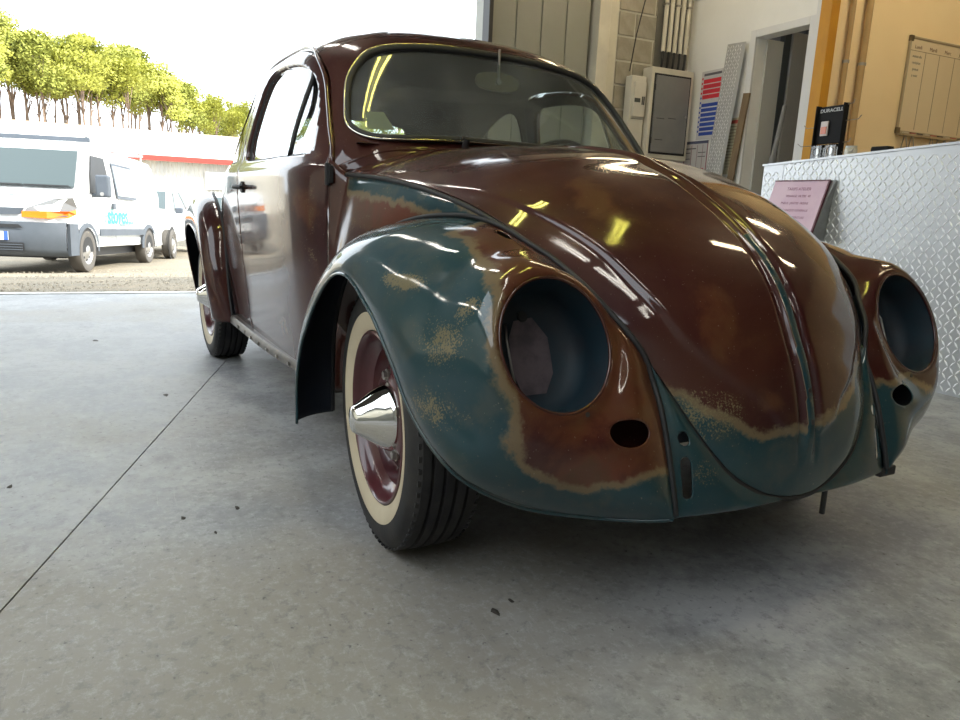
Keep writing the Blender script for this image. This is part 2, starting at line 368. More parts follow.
# --- front fender, right side: stations (lip, seam, lip tangent, seam tangent)
S_ = np.array([[-.475, -.655, .200], [-.475, -.655, .34], [-.45, -.655, .48], [-.40, -.640, .61], [-.31, -.615, .70], [-.19, -.588, .765], [-.068, -.56, .796], [.063, -.53, .806], [.148, -.51, .801], [.227, -.49, .783], [.287, -.475, .759], [.355, -.455, .731], [.429, -.43, .687], [.47, -.4, .644], [.517, -.37, .594], [.539, -.345, .551], [.553, -.335, .509], [.577, -.333, .468], [.601, -.333, .414], [.624, -.333, .35], [.640, -.333, .30], [.650, -.333, .263]])
L_ = np.array([[-.405, -.785, .195], [-.402, -.785, .325], [-.352, -.785, .437], [-.299, -.785, .495], [-.237, -.782, .563], [-.153, -.778, .628], [-.085, -.775, .658], [-.02, -.772, .663], [.03, -.768, .647], [.085, -.765, .618], [.145, -.763, .585], [.200, -.76, .540], [.250, -.755, .492], [.294, -.75, .443], [.348, -.74, .395], [.401, -.72, .351], [.435, -.69, .316], [.465, -.635, .282], [.500, -.56, .255], [.568, -.45, .247], [.620, -.38, .251], [.650, -.338, .258]])
# tangent controls per station: lip direction*length, seam direction*length
TL = np.array([[-.03, -.012, .0], [-.035, -.015, .01], [-.035, -.015, .02], [-.035, -.014, .035], [-.035, -.012, .045], [-.025, -.01, .055], [-.01, -.012, .07], [.005, -.014, .08], [.03, -.015, .085], [.07, -.018, .085], [.10, -.02, .085], [.13, -.024, .08], [.16, -.03, .075], [.18, -.035, .07], [.19, -.045, .06], [.19, -.055, .045], [.17, -.05, .04], [.15, -.03, .05], [.12, .0, .055], [.09, .01, .05], [.04, .01, .03], [.006, .003, .003]])
TS = np.array([[-.01, -.06, 0], [-.01, -.06, .01], [-.01, -.06, .015], [-.01, -.065, .02], [-.01, -.07, .015], [0, -.09, .005], [.0, -.115, -.012], [.02, -.13, -.016], [.035, -.14, -.016], [.055, -.15, .0], [.07, -.155, .024], [.085, -.155, .034], [.09, -.155, .036], [.10, -.15, .025], [.09, -.15, .01], [.085, -.14, -.0], [.08, -.13, -.0], [.065, -.12, .0], [.05, -.10, .0], [.035, -.07, .0], [.02, -.03, .0], [.003, -.006, .0]])
RC = np.array([.519, -.546, .588]); RT, RY = .407, .027; RA, RB = .1195, .1300
RN = np.array([math.cos(RT)*math.cos(RY), -math.cos(RT)*math.sin(RY), math.sin(RT)]); RU = np.cross([0, 0, 1], RN); RU /= np.linalg.norm(RU); RV = np.cross(RN, RU)
def ringpt(a, k=1.0, h=0.0): return RC+RU*(RA*k*math.cos(a))+RV*(RB*k*math.sin(a))+RN*h
def fender_grid(nu=150, nv=64):
    ts = np.linspace(0, len(S_)-1, nu); S, L, a, b = (cr(K, ts) for K in (S_, L_, TL, TS)); t = np.linspace(0, 1, nv); A = np.zeros((nu, nv, 5))
    for i in range(nu):
        P = bez(L[i], L[i]+a[i], S[i]+b[i], S[i], t)
        d = P-RC; r = np.hypot(d@RU/RA, d@RV/RB); h = d@RN
        s = np.clip((1.75-r)/(1.75-1.08), 0, 1); s = s*s*(3-2*s); e_ = np.clip((1-t)/.30, 0, 1); q_ = np.clip((r-1.08)/.30, 0, 1); q_ = q_*q_*(3-2*q_); s = s*(np.abs(h) < .2)*((1-q_)+q_*e_*e_*(3-2*e_))
        P = P-RN*(h*s)[:, None]
        k = np.exp(-((r-1.06)/.07)**2)*.004*(s > 0)
        A[i, :, :3] = P+RN*k[:, None]; A[i, :, 3] = ts[i]/(len(S_)-1); A[i, :, 4] = t
    return A
# --- rear fender
RS_ = np.array([[-1.86, -.692, .255], [-1.90, -.70, .40], [-1.945, -.70, .55], [-2.01, -.70, .69], [-2.13, -.70, .785], [-2.32, -.69, .835], [-2.52, -.65, .80], [-2.70, -.60, .70], [-2.84, -.52, .56], [-2.93, -.45, .42], [-2.96, -.42, .28]])
RL_ = np.array([[-1.995, -.765, .25], [-2.00, -.785, .40], [-2.035, -.795, .51], [-2.11, -.80, .60], [-2.22, -.80, .655], [-2.40, -.80, .68], [-2.57, -.795, .655], [-2.69, -.78, .58], [-2.76, -.76, .48], [-2.79, -.74, .38], [-2.80, -.72, .27]])
RTL = np.array([[.05, -.02, 0], [.06, -.025, .01], [.06, -.025, .04], [.05, -.02, .06], [.03, -.015, .08], [0, -.01, .09], [-.04, -.015, .08], [-.07, -.02, .06], [-.09, -.02, .03], [-.10, -.02, .01], [-.10, -.02, 0]])
RTS = np.array([[.0, -.06, 0], [0, -.07, 0], [0, -.08, 0], [0, -.09, 0], [0, -.10, .0], [0, -.10, 0], [-.03, -.13, 0], [-.06, -.14, 0], [-.08, -.14, 0], [-.09, -.13, 0], [-.08, -.1, 0]])
def rear_fender_grid(nu=80, nv=28):
    ts = np.linspace(0, len(RS_)-1, nu); S, L, a, b = (cr(K, ts) for K in (RS_, RL_, RTL, RTS)); t = np.linspace(0, 1, nv); A = np.zeros((nu, nv, 3))
    for i in range(nu): A[i] = bez(L[i], L[i]+a[i], S[i]+b[i], S[i], t)
    return A
#ENDGEOM

# ================================================================== THE CAR
car = empty('vintage_car', (0, 0, 0), label='rounded vintage two-door car in patchy dark red and teal paint, headlights removed', cat='car')
SOLID_MATS = [M['paint'], M['dark_paint']]
def solid(o, th=.004, off=-1, inner=1):
    s = o.modifiers.new('sheet', 'SOLIDIFY'); s.thickness = th; s.offset = off; s.use_rim = True; s.material_offset = inner; s.material_offset_rim = 0
    s.use_quality_normals = False; return o
def outward(V, F, ref):
    """flip faces if the first big face points towards ref"""
    c = 0
    for f in F[::max(1, len(F)//60)]:
        a, b, d = (np.asarray(V[f[k]][:3]) for k in (0, 1, 2)); n = np.cross(b-a, d-a); c += n@(a-np.asarray(ref))
    return [f[::-1] for f in F] if c < 0 else F
def panel(name, V, F, ref, th=.004, parent=car, mats=SOLID_MATS, attrs=None):
    F = outward(V, F, ref); o = mesh(name, V[:, :3], F, None, parent, True, mats, None, attrs, 40)
    if th: solid(o, th)
    return o
def both(name, V, F, ref, th=.004, attrs=None, mats=SOLID_MATS):
    a = panel(name, V, F, ref, th, car, mats, attrs); W, Gf = mirrorF(V, F)
    at2 = attrs if attrs is None else {k: v for k, v in attrs.items()}
    b = panel(name, W, Gf, (ref[0], -ref[1], ref[2]), th, car, mats, at2); return a, b
def blob(P, c, r):
    """soft 0..1 patch"""
    d = np.sqrt((((np.asarray(P)[:, :3]-np.array(c))/np.array(r))**2).sum(1)); return np.clip(1.35-d, 0, 1)
def z0(V): return np.zeros(len(V))

# ---- body shell and doors
HG = hull_half(); HV, HF = grid(HG)
def hull_xz(V): return V[:, [0, 2]]
GAP = .0028
V, F = clip(HV, HF, sdf(DOOR, hull_xz(HV))-GAP)
V, F = clip(V, F, sdf(QWIN, hull_xz(V))); 
fr = (V[:, 0] > XM); V, F = clip(V, F, np.where(fr, sdf(WSCR, V[:, [1, 2]]), .05))
V, F = clip(V, F, np.where(V[:, 0] < XM, sdf(RWIN, V[:, [1, 2]]), .05))
V, F = clip(V, F, sdf(RARCH, hull_xz(V))+np.where(V[:, 1] > -.45, 9, 0))
low = np.maximum(V[:, 2]-1.000+ .27*np.clip(np.abs(V[:, 1])-.3, 0, 1), -(V[:, 0]+.537)); V, F = clip(V, F, low)
bodyV, bodyF = weld_sym(V, F)
def body_attrs(V):
    P = V[:, :3]
    teal = -.03+0*P[:, 0]; prim = blob(P, (-.60, -.60, .93), (.10, .2, .02))*.5
    rust = .25+.5*blob(P, (-1.55, -.7, .9), (.12, .2, .05))
    return {'teal': teal, 'primer_and_glint': prim, 'rust': rust}
body = panel('body_shell', bodyV, bodyF, (-1.4, 0, .9), .006, attrs=body_attrs(bodyV))
# headliner: the lining inside the roof and pillars
def inset(V, F, d):
    me = bpy.data.meshes.new('t'); me.from_pydata([tuple(v[:3]) for v in V], [], F); me.update(); N = np.array([v.normal[:] for v in me.vertices]); bpy.data.meshes.remove(me); return V[:, :3]-N*d
F2 = outward(bodyV, bodyF, (-1.4, 0, .9)); LV = inset(bodyV, F2, .016)
LV2, LF2 = clip(LV, F2, LV[:, 2]-.30)
hl = mesh('headliner', LV2, LF2, M['lining'], car, True)
def door_attrs(V):
    P = V[:, :3]
    return {'teal': -.012-.25*np.abs(P[:, 2]-.40)-.1*np.abs(P[:, 0]+.95), 'primer_and_glint': .32*blob(P, (-.62, -.7, .75), (.06, .3, .25)),
            'rust': .12+.45*blob(P, (-.66, -.7, .80), (.13, .3, .10))+.2*blob(P, (-1.3, -.7, .85), (.2, .3, .08))}
dV, dF = clip(HV, HF, -sdf(DOOR, hull_xz(HV))-GAP); dV, dF = clip(dV, dF, sdf(DWIN, hull_xz(dV)))
for side in (-1, 1):
    V, F = (dV, dF) if side < 0 else mirrorF(dV, dF)
    d = panel('door', V, F, (-1.0, 0, .8), .030, attrs=door_attrs(V))
    y_ = lambda x, z: side*hull_y(x, z)
    # window frame lip, vent divider, glass
    rim = [(x, y_(x, z)-side*.004, z) for x, z in DWIN[::2]]
    mb = MB(); mb.tube([(x, y-side*.016, z) for x, y, z in rim], .0075, 6, True); mb.build('window_seal', M['black_rubber'], d, True)
    mb = MB(); a = (-.89, 1.240); b = (-.85, .962)
    mb.tube([(a[0]+(b[0]-a[0])*t, y_(a[0]+(b[0]-a[0])*t, a[1]+(b[1]-a[1])*t)-side*.018, a[1]+(b[1]-a[1])*t) for t in np.linspace(0, 1, 8)], .008, 8)
    mb.build('vent_window_divider', M['black_rubber'] if side < 0 else M['chrome_trim'], d, True)
    gv = spline(DWIN, 60, True); gc = gv.mean(0); ring = [(x, y_(x, z)-side*.018, z) for x, z in gv]
    gV = [(gc[0], y_(gc[0], gc[1])-side*.018, gc[1])]+ring; gF = [(0, i+1, (i+1) % 60+1) for i in range(60)]
    mesh('door_glass', gV, gF, M['side_glass'], d, True)
    # handle with escutcheon, hinge, latch
    mb = MB(); hx, hz = -1.40, .865; hy = hull_y(hx, hz)
    mb.cyl((hx, side*(hy-.004), hz), (hx, side*(hy+.006), hz), .022, 20); mb.cyl((hx, side*(hy+.004), hz), (hx, side*(hy+.03), hz), .009, 14)
    mb.tube([(hx, side*(hy+.028), hz), (hx+.02, side*(hy+.036), hz), (hx+.06, side*(hy+.034), hz-.001), (hx+.105, side*(hy+.026), hz-.002)], .008, 10, rs=[.010, .009, .008, .006])
    mb.build('door_handle', M['black_rubber'], d, True, 40)
    for hz in (.905, .42):
        mb = MB(); hy = hull_y(-.535, hz); mb.box((-.531, side*(hy+.004), hz), (.030, .014, .05)); mb.cyl((-.531, side*(hy+.011), hz-.032), (-.531, side*(hy+.011), hz+.032), .008, 12)
        bev(mb.build('hinge', M['black_rubber'], d), .002)
    # drip rail over door and quarter window
    path = [(-.535, .93), (-.575, .985), (-.645, 1.055), (-.71, 1.122), (-.765, 1.182), (-.82, 1.235), (-.885, 1.283), (-.96, 1.322), (-1.08, 1.352), (-1.25, 1.366), (-1.5, 1.354), (-1.75, 1.305), (-1.95, 1.215), (-2.10, 1.10), (-2.18, 1.01)]
    pp = spline(path, 60); mb = MB(); mb.tube([(x, y_(x, z)+side*.003, z) for x, z in pp], .0075, 8); paintval(mb.build('drip_rail', M['paint'], car, True), -.05)
    # quarter glass
    gv = spline(QWIN, 50, True); gc = gv.mean(0); ring = [(x, y_(x, z)-side*.012, z) for x, z in gv]
    mesh('quarter_window_glass', [(gc[0], y_(*gc)-side*.012, gc[1])]+ring, [(0, i+1, (i+1) % 50+1) for i in range(50)], M['side_glass'], car, True)
    mb = MB(); mb.tube(ring, .009, 6, True); mb.build('quarter_window_seal', M['black_rubber'], car, True)
    # belt bead along the door
    # sill under the door
    mb = MB(); n = 26; xs = np.linspace(-1.84, -.50, n); V = []
    prof = [(.003, .292), (.010, .280), (.010, .258), (-.006, .250), (-.03, .250), (-.03, .292)]
    for x in xs:
        y0 = .700-.055*np.clip((x+1.4)/.9, 0, 1)**2
        V += [(x, side*(y0+a), b) for a, b in prof]
    K = len(prof); mb.add(V, [(i*K+k, i*K+(k+1) % K, (i+1)*K+(k+1) % K, (i+1)*K+k) for i in range(n-1) for k in range(K)]+[tuple(range(K)), tuple((n-1)*K+k for k in range(K))])
    sill = mb.build('sill', MATS.get('sill_mat') or rough_mat('sill_mat', (.13, .11, .09), (.05, .045, .04), 14, .4, .1), car, angle=40)
    for x in np.linspace(-1.65, -.6, 9):
        m2 = MB(); y0 = .700-.055*np.clip((x+1.4)/.9, 0, 1)**2; m2.cyl((x, side*(y0+.008), .269), (x, side*(y0+.016), .269), .007, 6); m2.build('sill_bolt', M['bolt'], sill)

# ---- windscreen with rubber and bright trim
def wpt0(y, z, off):
    """point on the windscreen surface"""
    w_, nf, xf = hk(z, WK), hk(z, NF), hk(z, XF); r = min(abs(y)/w_, .999)
    x = XM+(xf-XM)*(1-r**nf)**(1/nf)+hk(z, BUL)*max(0, 1-(y/.60)**2); return (x+off*.8, y, z+off*.6)
_B = lambda y, z: [1, z, z*z, y*y, y**4, y*y*z, y**6]
_pt = [(y, z) for y in np.linspace(-.56, .56, 41) for z in np.linspace(1.02, 1.34, 20) if abs(y) < .57-.35*max(0, z-1.08)]
_co = np.linalg.lstsq(np.array([_B(y, z) for y, z in _pt]), np.array([wpt0(y, z, 0)[0] for y, z in _pt]), rcond=None)[0]
def wpt(y, z, off): return (float(np.dot(_co, _B(y, z)))+off*.8, y, z+off*.6)
ring = [wpt(y, z, .004) for y, z in WSCR]; mb = MB(); mb.tube(ring, .0105, 8, True); seal = mb.build('windscreen_seal', M['black_rubber'], car, True)
ring = [wpt(y*1.016, z+(z-1.19)*.05, .011) for y, z in WSCR]; mb = MB(); mb.tube(ring, .0032, 6, True); mb.build('bright_trim', M['chrome_trim'], seal, True)
gy = np.linspace(-.56, .56, 41); gz = np.linspace(1.02, 1.365, 22); A = np.array([[wpt(y, z, -.002)+(y, z) for y in gy] for z in gz])
V, F = grid(A); V, F = clip(V, F, -sdf(WSCR, V[:, 3:5])+.002); mesh('windscreen', V[:, :3], F, M['glass'], car, True)
# rear window
def rpt(y, z, off=0):
    w_, nr, xr = hk(z, WK), hk(z, NR), hk(z, XR); r = min(abs(y)/w_, .999); return (XM+(xr-XM)*(1-r**nr)**(1/nr)-off, y, z)
A = np.array([[rpt(y, z)+(y, z) for y in np.linspace(-.44, .44, 30)] for z in np.linspace(1.05, 1.27, 14)]); V, F = grid(A); V, F = clip(V, F, -sdf(RWIN, V[:, 3:5])+.002)
mesh('rear_window', V[:, :3], F, M['side_glass'], car, True); mb = MB(); mb.tube([rpt(y, z) for y, z in RWIN], .012, 6, True); mb.build('rear_window_seal', M['black_rubber'], car, True)

# ---- hood
A = hood_grid(); V, F = grid(A)
HVh, HFh = clip(V, F, np.minimum(V[:, 3]-.004, .993-V[:, 4]))
hV, hF = weld_sym(HVh[:, :3], HFh)
uu = np.r_[HVh[:, 3], HVh[:, 3]][:len(hV)]
def hood_attrs(V):
    P = V[:, :3]; zb = .405+.10*np.clip((np.abs(P[:, 1])-.15)/.2, 0, 1)+.06*np.clip((P[:, 1])/.2, 0, 1)
    teal = (zb-P[:, 2])*.9; teal = np.maximum(teal, -.05)
    rib = np.where((np.abs(P[:, 1]) < .011) & (P[:, 2] < .80), .012, -9); teal = np.maximum(teal, rib)
    rust = .14+.36*blob(P, (.56, -.20, .62), (.14, .09, .16))+.32*blob(P, (.25, -.3, .85), (.22, .08, .1))+.5*blob(P, (.62, -.10, .47), (.06, .05, .04))
    return {'teal': teal, 'primer_and_glint': .55*blob(P, (.60, -.22, .44), (.06, .10, .07))+.25*blob(P, (.63, .2, .40), (.06, .06, .1)), 'rust': rust}
hood = panel('hood', hV, hF, (0, 0, .4), .005, attrs=hood_attrs(hV))
for z in (.425, .49):
    i = np.argmin(np.abs(Cc[:, 2]-z)*(Cc[:, 0] > .3)+9*(Cc[:, 0] < .3)); p = Cc[i]; mb = MB(); mb.cyl((p[0]-.01, 0, p[2]-.002), (p[0]+.0095, 0, p[2]+.002), .0055, 12); mb.build('handle_hole', M['black_rubber'], hood)
# dark channel under the hood edge
Es = Ec.copy(); Es[:, 2] -= .006; Es[:, 0] -= .004
full = np.vstack([Es, (Es*[1, -1, 1])[::-1][1:]]); mb = MB(); mb.tube(full[::2], .0065, 7); mb.build('hood_seal', M['black_rubber'], car, True)
# ---- cowl between hood and windscreen
CW = []
for v in np.linspace(-1, 1, 61):
    y = v*.612; j = np.argmin(np.abs(A[0, :, 1]+abs(y))); a = A[0, j, :3].copy(); a[1] = y; a[0] -= .004
    zz = 1.004-.075*abs(v)**5; w_ = hk(zz, WK); xx = XM+(hk(zz, XF)-XM)*(1-min(abs(y)*1.03/w_, .985)**hk(zz, NF))**(1/hk(zz, NF)); b = np.array([xx+.004, y*1.035, zz])
    m_ = (a+b)/2+np.array([.002, 0, -.002]); CW.append([a-[0, 0, .001], (a*.7+m_*.3), m_, (b*.7+m_*.3), b])
V, F = grid(np.array(CW)); cw = panel('cowl_panel', V, F, (-.3, 0, .5), .004, attrs={'teal': z0(V)-.05, 'primer_and_glint': z0(V)+.1, 'rust': z0(V)+.3})
rear = [A[0, j, :3]*[1, s, 1]+[-.003, 0, -.006] for s, js in ((1, range(NV-1, 0, -2)), (-1, range(0, NV, 2))) for j in js]
mb = MB(); mb.tube(rear, .0055, 6); mb.build('hood_rear_seal', M['black_rubber'], car, True)

# ---- front quarter panel (between door, hood edge and fender) and inner wing
xs = np.linspace(-.5372, .552, 100); ye = np.interp(xs, Ec[:, 0], -Ec[:, 1]); ze = np.interp(xs, Ec[:, 0], Ec[:, 2]); QP = []
ye = np.where(xs < Ec[0, 0], .61+(Ec[0, 0]-xs)*.9, ye); ze = np.where(xs < Ec[0, 0], .918+(Ec[0, 0]-xs)*.9, ze)
SQ = S_[2:]; SX = np.maximum.accumulate(cr(SQ, np.linspace(0, len(SQ)-1, 200))[:, 0]+np.arange(200)*1e-6); SYZ = cr(SQ, np.linspace(0, len(SQ)-1, 200))
for x, y, z in zip(xs, ye, ze):
    sy, sz = -np.interp(x, SX, SYZ[:, 1]), np.interp(x, SX, SYZ[:, 2]); z -= .007
    if x < -.45: sy, sz = .652, .50
    f = np.clip((x+.50)/.10, 0, 1); sz = min(sz, z-.004); yb = .652*(1-f)+min(.495, sy-.01)*f; row = []
    for t in np.linspace(0, 1, 12): e = t*(2-t)*.6+t*.4; row.append((x, -(y+(sy-y)*e+.004*math.sin(math.pi*t)), z+(sz-z)*t))
    for t in np.linspace(0, 1, 14)[1:]: row.append((x, -(sy+(yb-sy)*min(1, t*2.2)), sz+(.26-sz)*t))
    QP.append(row)
V, F = grid(np.array(QP))
def q_attrs(V):
    P = V[:, :3]; ze_ = np.interp(P[:, 0], Ec[:, 0], Ec[:, 2]); dz = ze_-P[:, 2]
    teal = np.where(P[:, 0] > -.48, .022-np.abs(dz-.028), -.03)
    return {'teal': np.clip(teal, -.05, .05), 'primer_and_glint': z0(V)+.15, 'rust': .2+.9*blob(P, (-.2, -.6, .82), (.25, .2, .06))}
both('front_quarter_panel', V, F, (0, 0, .6), .004, q_attrs(V))
# ---- front apron
zs = np.linspace(.548, .262, 40); rows = []
So = S_[np.argsort(-S_[:, 2])]; sx = lambda z: np.interp(z, [.263, .30, .35, .414, .468, .509, .551], [.650, .640, .624, .601, .577, .553, .539])
Em = Ec[Ec[:, 2] < .60]; 
for z in zs:
    e = np.array([np.interp(-z, -Em[:, 2], Em[:, 0]), np.interp(-z, -Em[:, 2], Em[:, 1]), z]); s_ = np.array([sx(z), -.333-.012*np.clip((z-.5)/.05, 0, 1), z])
    if z < .2665: e[1] = -.0; e[0] = .674
    r = []
    for t in np.linspace(0, 1, 24):
        p = s_*(1-t)+e*t; p[0] += .012*math.sin(math.pi*t)-.002; r.append(tuple(p))
    rows.append(r)
for k in range(1, 6):      # rolled lower edge
    r = [(x-.010*k*k/6-.002*k, y, z-.005*k+.0004*k*k) for x, y, z in rows[39]]; rows.append(r)
V, F = grid(np.array(rows))
e1 = np.hypot(V[:, 1]+.300, (V[:, 2]-.408)/1.1)-.0125
SLOT = np.maximum(np.abs(V[:, 1]+.292+(V[:, 2]-.33)*.12)-.0, 0); e2 = np.hypot(np.maximum(np.abs(V[:, 2]-.333)-.030, 0), V[:, 1]+.3015)-.0105
e1 = np.where(V[:, 2] > .37, e1, .05)
V, F = clip(V, F, np.minimum(e1, e2)); aV, aF = weld_sym(V, F)
teala = .05-.0*aV[:, 0]; teala = np.minimum(teala, .06*np.clip((aV[:, 2]-.33)/.05+1, -1, 1)+.0)
apron = panel('front_apron', aV, aF, (0, 0, .35), .004, attrs={'teal': .02+z0(aV)+.02*(aV[:, 2] > .3), 'primer_and_glint': .42*blob(aV, (.64, -.25, .33), (.05, .06, .06))+.2*blob(aV, (.64, .25, .3), (.05, .08, .03)), 'rust': z0(aV)+.2})

# ---- front fenders
A = fender_grid(); V, F = grid(A); FV0 = V.copy()
d = V[:, :3]-RC; h = d@RN; rr = np.hypot(d@RU/RA, d@RV/RB); ok = (np.abs(h) < .05) & (V[:, 0] > .35)
V, F = clip(V, F, np.where(ok, (rr-1)*RA, .05))
hx = np.where(V[:, 0] > .45, np.hypot((V[:, 1]+.427)/.045, (V[:, 2]-.430)/.0245)-1, 1.); V, F = clip(V, F, hx*.03)
h2 = np.where((V[:, 2] > .7), np.hypot((V[:, 0]-.255)/.026, (V[:, 1]+.515)/.011)-1, 1.)*.01; V, F = clip(V, F, h2)
FU = V[:, 3:5]
FTEAL = None
def fender_attrs(V, left=False):
    """paint patches laid out on the fender's own surface coordinates (u along, v across)"""
    P = V[:, :3]; U = V[:, 3:5]
    brown = RUSTPOLY
    s = sdf(np.array(brown)*[1.6, .42], U*[1.6, .42])
    teal = np.clip(s, -.05, .05)
    if left:
        teal = np.clip(.46-P[:, 2]-.10*np.clip((np.abs(P[:, 1])-.5)/.2, 0, 1), -.05, .05); return {'teal': teal, 'primer_and_glint': .1+.25*blob(P, (.55, .45, .43), (.1, .05, .05)), 'rust': .25+z0(V)}
    return {'teal': teal, 'primer_and_glint': .66*blob(P, (.22, -.73, .675), (.10, .08, .022))+.62*blob(P, (.40, -.72, .575), (.09, .06, .07))+.62*blob(P, (.44, -.69, .655), (.035, .04, .03))+.52*blob(P, (.40, -.71, .45), (.1, .08, .05)),  # tan speckle beside the headlight is reflected lamp light painted into the colour
            'rust': .50+.6*blob(P, (.45, -.47, .69), (.05, .05, .03))+.5*blob(P, (.57, -.45, .36), (.05, .10, .05))}
RUSTPOLY = [(.39, 1.1), (.395, .86), (.405, .70), (.43, .73), (.46, .71), (.49, .66), (.53, .585), (.557, .524), (.584, .444), (.604, .413), (.644, .392), (.691, .410), (.718, .365), (.745, .362), (.792, .345), (.839, .317), (.862, .345), (.875, .44), (.886, .60), (.90, .78), (.915, 1.1)]
for side in (-1, 1):
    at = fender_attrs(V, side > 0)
    VV, FF = (V, F) if side < 0 else mirrorF(V, F)
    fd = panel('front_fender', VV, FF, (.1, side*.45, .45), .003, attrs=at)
    fl = lambda P: [(p[0], p[1]*(-side), p[2]) for p in P]
    # rolled outer edge, bead along the body, headlight bucket
    mb = MB(); mb.tube(fl(cr(L_, np.linspace(0, len(L_)-1, 120))), .0045, 7); paintval(mb.build('rolled_edge', M['paint'], fd, True), .05)
    mb = MB(); mb.tube(fl(cr(S_, np.linspace(0, len(S_)-1, 120))+[.003, -.002, .004]), .0062, 8); mb.build('fender_bead', M['black_rubber'], fd, True)
    mb = MB(); mb.tube(fl([ringpt(a, 1.0, .001) for a in np.linspace(0, 2*math.pi, 65)[:-1]]), .0035, 6, True); paintval(mb.build('bucket_rim', M['paint'], fd, True), -.05)
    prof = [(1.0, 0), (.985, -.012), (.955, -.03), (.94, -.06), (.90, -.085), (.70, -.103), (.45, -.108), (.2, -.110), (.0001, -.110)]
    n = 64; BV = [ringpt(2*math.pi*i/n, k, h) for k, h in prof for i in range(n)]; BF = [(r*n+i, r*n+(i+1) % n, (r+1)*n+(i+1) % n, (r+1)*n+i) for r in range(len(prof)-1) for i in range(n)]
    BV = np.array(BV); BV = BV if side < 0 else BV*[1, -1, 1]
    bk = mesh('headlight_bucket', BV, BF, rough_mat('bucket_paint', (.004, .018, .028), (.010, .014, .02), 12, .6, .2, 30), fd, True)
    mb = MB(); pts = [ringpt(a, .56, -.104) for a in np.linspace(2.1, 4.1, 9)]; mb.tube(fl([ringpt(2.2, .62, -.100), ringpt(2.6, .50, -.092), ringpt(3.6, .46, -.092), ringpt(4.15, .66, -.098)]), .0025, 6); mb.build('adjuster_wire', M['bolt'], bk, True)
    mb = MB(); mb.cyl(*fl([ringpt(1.6, .62, -.108), ringpt(1.6, .62, -.100)]), .011, 14); mb.build('wiring_hole', M['black_rubber'], bk)
    pl_ = MB(); q = [ringpt(a, r_, -.104) for a, r_ in [(1.3, .62), (.6, .5), (0, .42), (-.6, .5), (-1.2, .62), (-1.9, .62), (-2.6, .4), (2.4, .42), (1.9, .58)]]; q2 = [p-RN*.004 for p in q]; k = len(q)
    pl_.add(fl(q)+fl(q2), [tuple(range(k)), tuple(range(2*k-1, k-1, -1))]+[(i, (i+1) % k, k+(i+1) % k, k+i) for i in range(k)]); bev(pl_.build('bucket_plate', rough_mat('primer_grey', (.11, .085, .092), (.055, .042, .05), 20, .6, .1), bk), .001)
    mb = MB(); mb.cyl(*fl([ringpt(-1.25, 1.09, -.004), ringpt(-1.25, 1.09, .004)]), .005, 10); mb.build('screw_hole', M['black_rubber'], fd)
    mb = MB(); mb.cyl((.355, side*(.735), .54), (.362, side*.76, .541), .006, 10); 

# ---- rear fenders
V, F = grid(rear_fender_grid())
for side, (VV, FF) in ((-1, (V, F)), (1, mirrorF(V, F))):
    fd = panel('rear_fender', VV, FF, (-2.4, side*.5, .45), .003, attrs={'teal': -.03+z0(V), 'primer_and_glint': z0(V)+.1, 'rust': .35+z0(V)})
    fl = lambda P: [(p[0], p[1]*(-side), p[2]) for p in P]
    mb = MB(); mb.tube(fl(cr(RL_, np.linspace(0, len(RL_)-1, 60))), .0045, 6); paintval(mb.build('rolled_edge', M['paint'], fd, True), -.05)
    mb = MB(); mb.tube(fl(cr(RS_, np.linspace(0, len(RS_)-1, 60))+[0, -.002, .003]), .0062, 6); mb.build('fender_bead', M['black_rubber'], fd, True)
    # inner wheel housing
    mb = MB(); W = []
    for a in np.linspace(math.radians(-15), math.radians(195), 24):
        c_, s_ = math.cos(a), math.sin(a); W.append([(-2.4+.41*c_, side*y, .34+.41*s_) for y in (.69, .5)])
    Vw, Fw = grid(np.array(W)); mb.add(Vw, Fw); mb.add([(-2.9, side*.5, .2), (-1.9, side*.5, .2), (-1.9, side*.5, .74), (-2.9, side*.5, .74)], [(0, 1, 2, 3)])
    mb.build('wheel_housing', M['dark_paint'], car)

# ---- floor pan, axle, inner bulkhead
mb = MB(); mb.box((-1.25, 0, .255), (2.9, 1.24, .02)); mb.box((-1.2, 0, .27), (2.4, .16, .09)); bev(mb.build('floor_pan', M['dark_paint'], car), .01)
mb = MB(); mb.box((-.50, 0, .56), (.02, 1.10, .62)); mb.box((-.46, 0, .86), (.06, 1.0, .12)); mb.build('bulkhead', M['dark_paint'], car)
mb = MB(); mb.cyl((0, -.55, .29), (0, .55, .29), .028, 14); mb.cyl((0, -.55, .40), (0, .55, .40), .028, 14); mb.box((.0, 0, .35), (.10, .35, .16)); mb.build('front_axle_beam', M['dark_paint'], car, angle=40)
mb = MB(); mb.box((.12, 0, .42), (.62, .60, .24)); mb.build('luggage_well', M['dark_paint'], car); bev(bpy.context.scene.objects['luggage_well'], .04)
mb = MB(); mb.cyl((.60, .192, .30), (.60, .194, .158), .0065, 10); mb.build('drain_pipe', M['black_rubber'], car)
mb = MB(); mb.box((.625, .350, .258), (.05, .06, .024)); bev(mb.build('bracket_end', M['black_rubber'], apron), .004)

